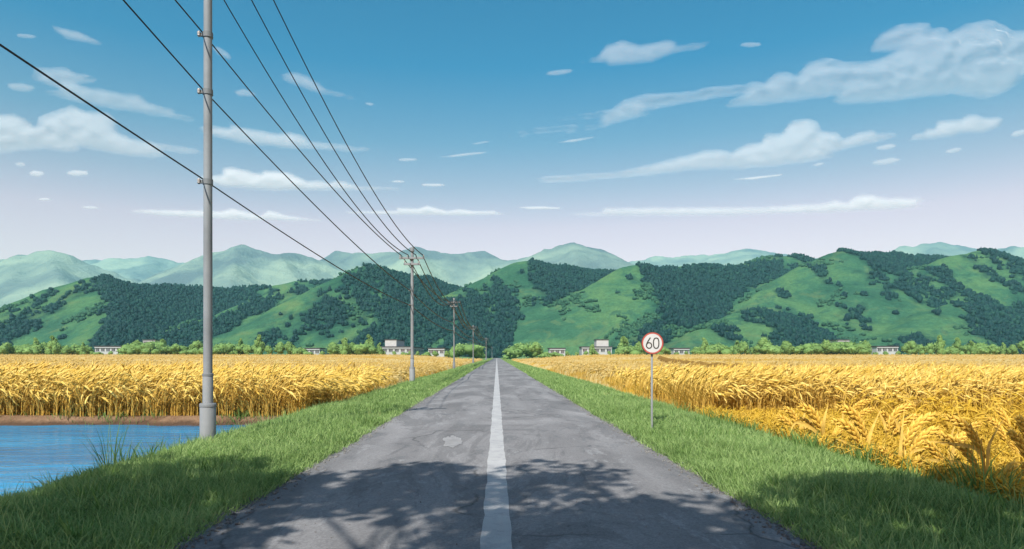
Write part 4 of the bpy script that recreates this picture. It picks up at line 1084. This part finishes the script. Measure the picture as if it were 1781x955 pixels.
for side, o_, nm, lb in ((-1, lo, 'grass_left_verge', 'short green grass on the verge between road and pond'), (1, ro, 'grass_right_verge', 'short green grass on the verge below the speed limit sign')):
    sets = []
    for (n, y0, y1, hh_, ww_) in ((46000, 5.0, 12, .15, .011), (36000, 12, 24, .16, .014), (24000, 24, 60, .18, .026), (12000, 60, 200, .22, .07), (3000, 200, 600, .3, .22)):
        x, y = strip(n, side, y0, y1, o_, 2.80 if y1 < 100 else 2.95)
        m = .45+1.25*fbm(x*.9, y*.9, 88, 3)**1.0
        sets.append(blades(x, y, hh_*m*rng.uniform(.6,1.35,len(x)), np.full(len(x), ww_)*rng.uniform(.7,1.3,len(x)), int(1000*y0)+side+5, 1.35))
    x, y = strip(900, side, 5.2, 26, o_, 3.0, 1.3)                 # taller flowering stems
    sets.append(blades(x, y, rng.uniform(.22,.48,len(x)), np.full(len(x), .006), 4100+side, .6)[:3]+(np.full(len(x)*7, 1.0),))
    grass_object(nm, sets, M['grass'], lb)
def tufts(name, spots, label, mat='reed'):
    sets = []
    for i, (x0, y0, n, h, sp) in enumerate(spots):
        x = x0+rng.normal(0, sp, n); y = y0+rng.normal(0, sp, n)
        lean = np.arctan2(y-y0, x-x0)+rng.normal(0,.5,n)
        z = zg(x, y)-.02
        sets.append(blades(x, y, h*rng.uniform(.45,1.1,n), np.full(n,.017)*rng.uniform(.6,1.3,n), 5000+i, .75, z, lean))
    return grass_object(name, sets, M[mat], label)
sp = []
for k in range(46):                                  # along the pond edge
    y0 = rng.uniform(8.5, 20); sp.append((-6.2+rng.normal(0,.2), y0, int(rng.integers(18,45)), rng.uniform(.16,.42), rng.uniform(.08,.2)))
for (px_, py_, h) in ((190,835,.95),(215,825,.6),(255,820,.5),(270,800,.55),(300,790,.5),(335,768,.8),(350,770,.6),(15,862,.6),(100,850,.5),(395,770,.4)):
    x0, y0 = gpt(px_, py_, -.15); sp.append((x0, y0, 22, h, .07))
tufts('tall_grass_pond', sp, 'tall grass tufts along the edge of the pond')
sp = []
for k in range(46):
    y0 = rng.uniform(6.5, 20); sp.append((5.75+rng.normal(0,.22), y0, int(rng.integers(18,45)), rng.uniform(.25,.5), rng.uniform(.08,.2)))
for (px_, py_, h) in ((1690,865,.8),(1720,870,.85),(1745,880,.6),(1400,795,.6),(1420,800,.5),(1470,800,.4),(1500,815,.5),(1560,835,.45),(1600,850,.45),(1260,750,.5),(1235,745,.4)):
    x0, y0 = gpt(px_, py_, 0); sp.append((x0, y0, 26, h, .08))
tufts('tall_grass_field', sp, 'tall grass tufts along the edge of the right wheat field')
sp = [(-6.4-12*rng.uniform()**1.1, 20.35+rng.normal(0,.14), int(rng.integers(8,26)), rng.uniform(.14,.42), rng.uniform(.06,.2)) for k in range(44)]
tufts('bank_weeds', sp, 'weeds sprouting along the brown far bank of the pond')
sp = []
for side in (-1, 1):
    for k in range(70):
        y0 = 5.5+16*rng.uniform()**1.3; sp.append((side*rng.uniform(3.0, 5.3), y0, int(rng.integers(14,34)), rng.uniform(.16,.34), rng.uniform(.06,.16)))
tufts('verge_tufts', sp, 'longer grass tufts scattered over both verges')

# ------------------------------------------------------------------ trees behind the viewpoint: they cast the dappled shade in front
def shade_tree(x, y, H, rad, zlo, label, seed, nleaf=8200):
    r = np.random.default_rng(seed)
    root = empty('broadleaf_tree', (x, y, z1(x, y)-.1)); tag(root, label, 'tree')
    mb = MB(); mb.tube([(0,0,0),(.05,.03,H*.2),(.1,-.05,H*.4),(.0,.05,H*.62),(.05,0,H*.85)], [.20,.16,.12,.07,.02], 10)
    cl = []
    for k in range(50):
        a = r.uniform(0,6.28); z = zlo+(H-zlo)*r.uniform(0,1)**.9; q = rad*math.sqrt(max(.08, 1-((z-(zlo+H)/2)/((H-zlo)/2))**2))*r.uniform(.35,1.0)
        c = np.array([q*math.cos(a), q*math.sin(a), z]); cl.append((c, r.uniform(.6,1.15)))
        zz = max(H*.25, z-q*.6-.4)
        mb.tube([(0.05,0,zz), (c[0]*.5, c[1]*.5, zz+(z-zz)*.6), tuple(c)], [.032,.02,.006], 5)
    mb.build('trunk', M['bark'], root, True)
    per = nleaf//len(cl); VV=[];TT=[];tn=[];b=0
    for c, s in cl:
        dv = r.normal(size=(per,3)); dv /= np.linalg.norm(dv,axis=1)[:,None]
        p = c+dv*s*r.uniform(.2,1,(per,1))**.5*np.array([1.1,1.1,.8])
        e1 = r.normal(size=(per,3)); e1 /= np.linalg.norm(e1,axis=1)[:,None]; e2 = np.cross(e1, r.normal(size=(per,3))); e2 /= np.linalg.norm(e2,axis=1)[:,None]
        l = r.uniform(.13,.22,(per,1))
        VV.append(np.concatenate([p-e1*l, p+e2*l*.5, p+e1*l, p-e2*l*.5])); i = np.arange(per)+b
        TT.append(np.concatenate([np.stack([i,i+per,i+2*per],1), np.stack([i,i+2*per,i+3*per],1)])); b += 4*per
        tn.append(np.tile(r.uniform(0,1,per),4))
    me = np_mesh('crown', np.concatenate(VV), tris=np.concatenate(TT), attrs={'tint': np.concatenate(tn)})
    link('crown', me, M['treeleaf'], root)
shade_tree(-13.5, -2.2, 12.5, 3.6, 4, 'leafy roadside tree behind the viewpoint, farthest out on the pond side', 1)
shade_tree(-8.4, -1.2, 12.6, 3.7, 4, 'leafy tree beside the viewpoint on the pond side', 2)
shade_tree(-3.6, -2.2, 12.6, 3.9, 4, 'leafy tree arching over the road from the left verge behind the viewpoint', 3)
shade_tree(3.1, -2.1, 11.5, 3.3, 4, 'leafy tree arching over the road from the right verge behind the viewpoint', 4)
# grit and small stones along the ragged road edges
n = 5200; yy = 5.2+38*rng.uniform(0,1,n)**1.7; sd_ = np.where(rng.uniform(0,1,n) < .5, -1, 1)
xx = sd_*(ROAD_W+rng.normal(-.02, .12, n)); inn = rng.uniform(0,1,n) < .12; xx = np.where(inn, sd_*rng.uniform(.2, 2.8, n), xx)
sz = np.where(inn, rng.uniform(.003,.009,n), rng.uniform(.004,.022,n))
Vp, Tp = blob_proto('ball', 77); Vp = Vp.copy(); Vp[:,2] -= .3
bmq = bmesh.new(); bmesh.ops.create_icosphere(bmq, subdivisions=1, radius=1); bmq.verts.index_update()
Vp = np.array([v.co for v in bmq.verts]); Tp = np.array([[v.index for v in f.verts] for f in bmq.faces]); bmq.free()
zz = np.where(np.abs(xx) < ROAD_W, .012+.028*(1-(xx/ROAD_W)**2), .02)
W = Vp[None]*(sz[:,None,None]*rng.uniform(.6,1.3,(n,1,3)))*rng.uniform(.85,1.15,(n,len(Vp),1))+np.stack([xx,yy,zz+sz*.3],1)[:,None]
TT_ = (Tp[None]+(np.arange(n)*len(Vp))[:,None,None]).reshape(-1,3)
tag(link('gravel', np_mesh('gravel', W.reshape(-1,3), tris=TT_), M['grit']), 'small grey stones and grit along the road edges', 'gravel', kind='stuff')
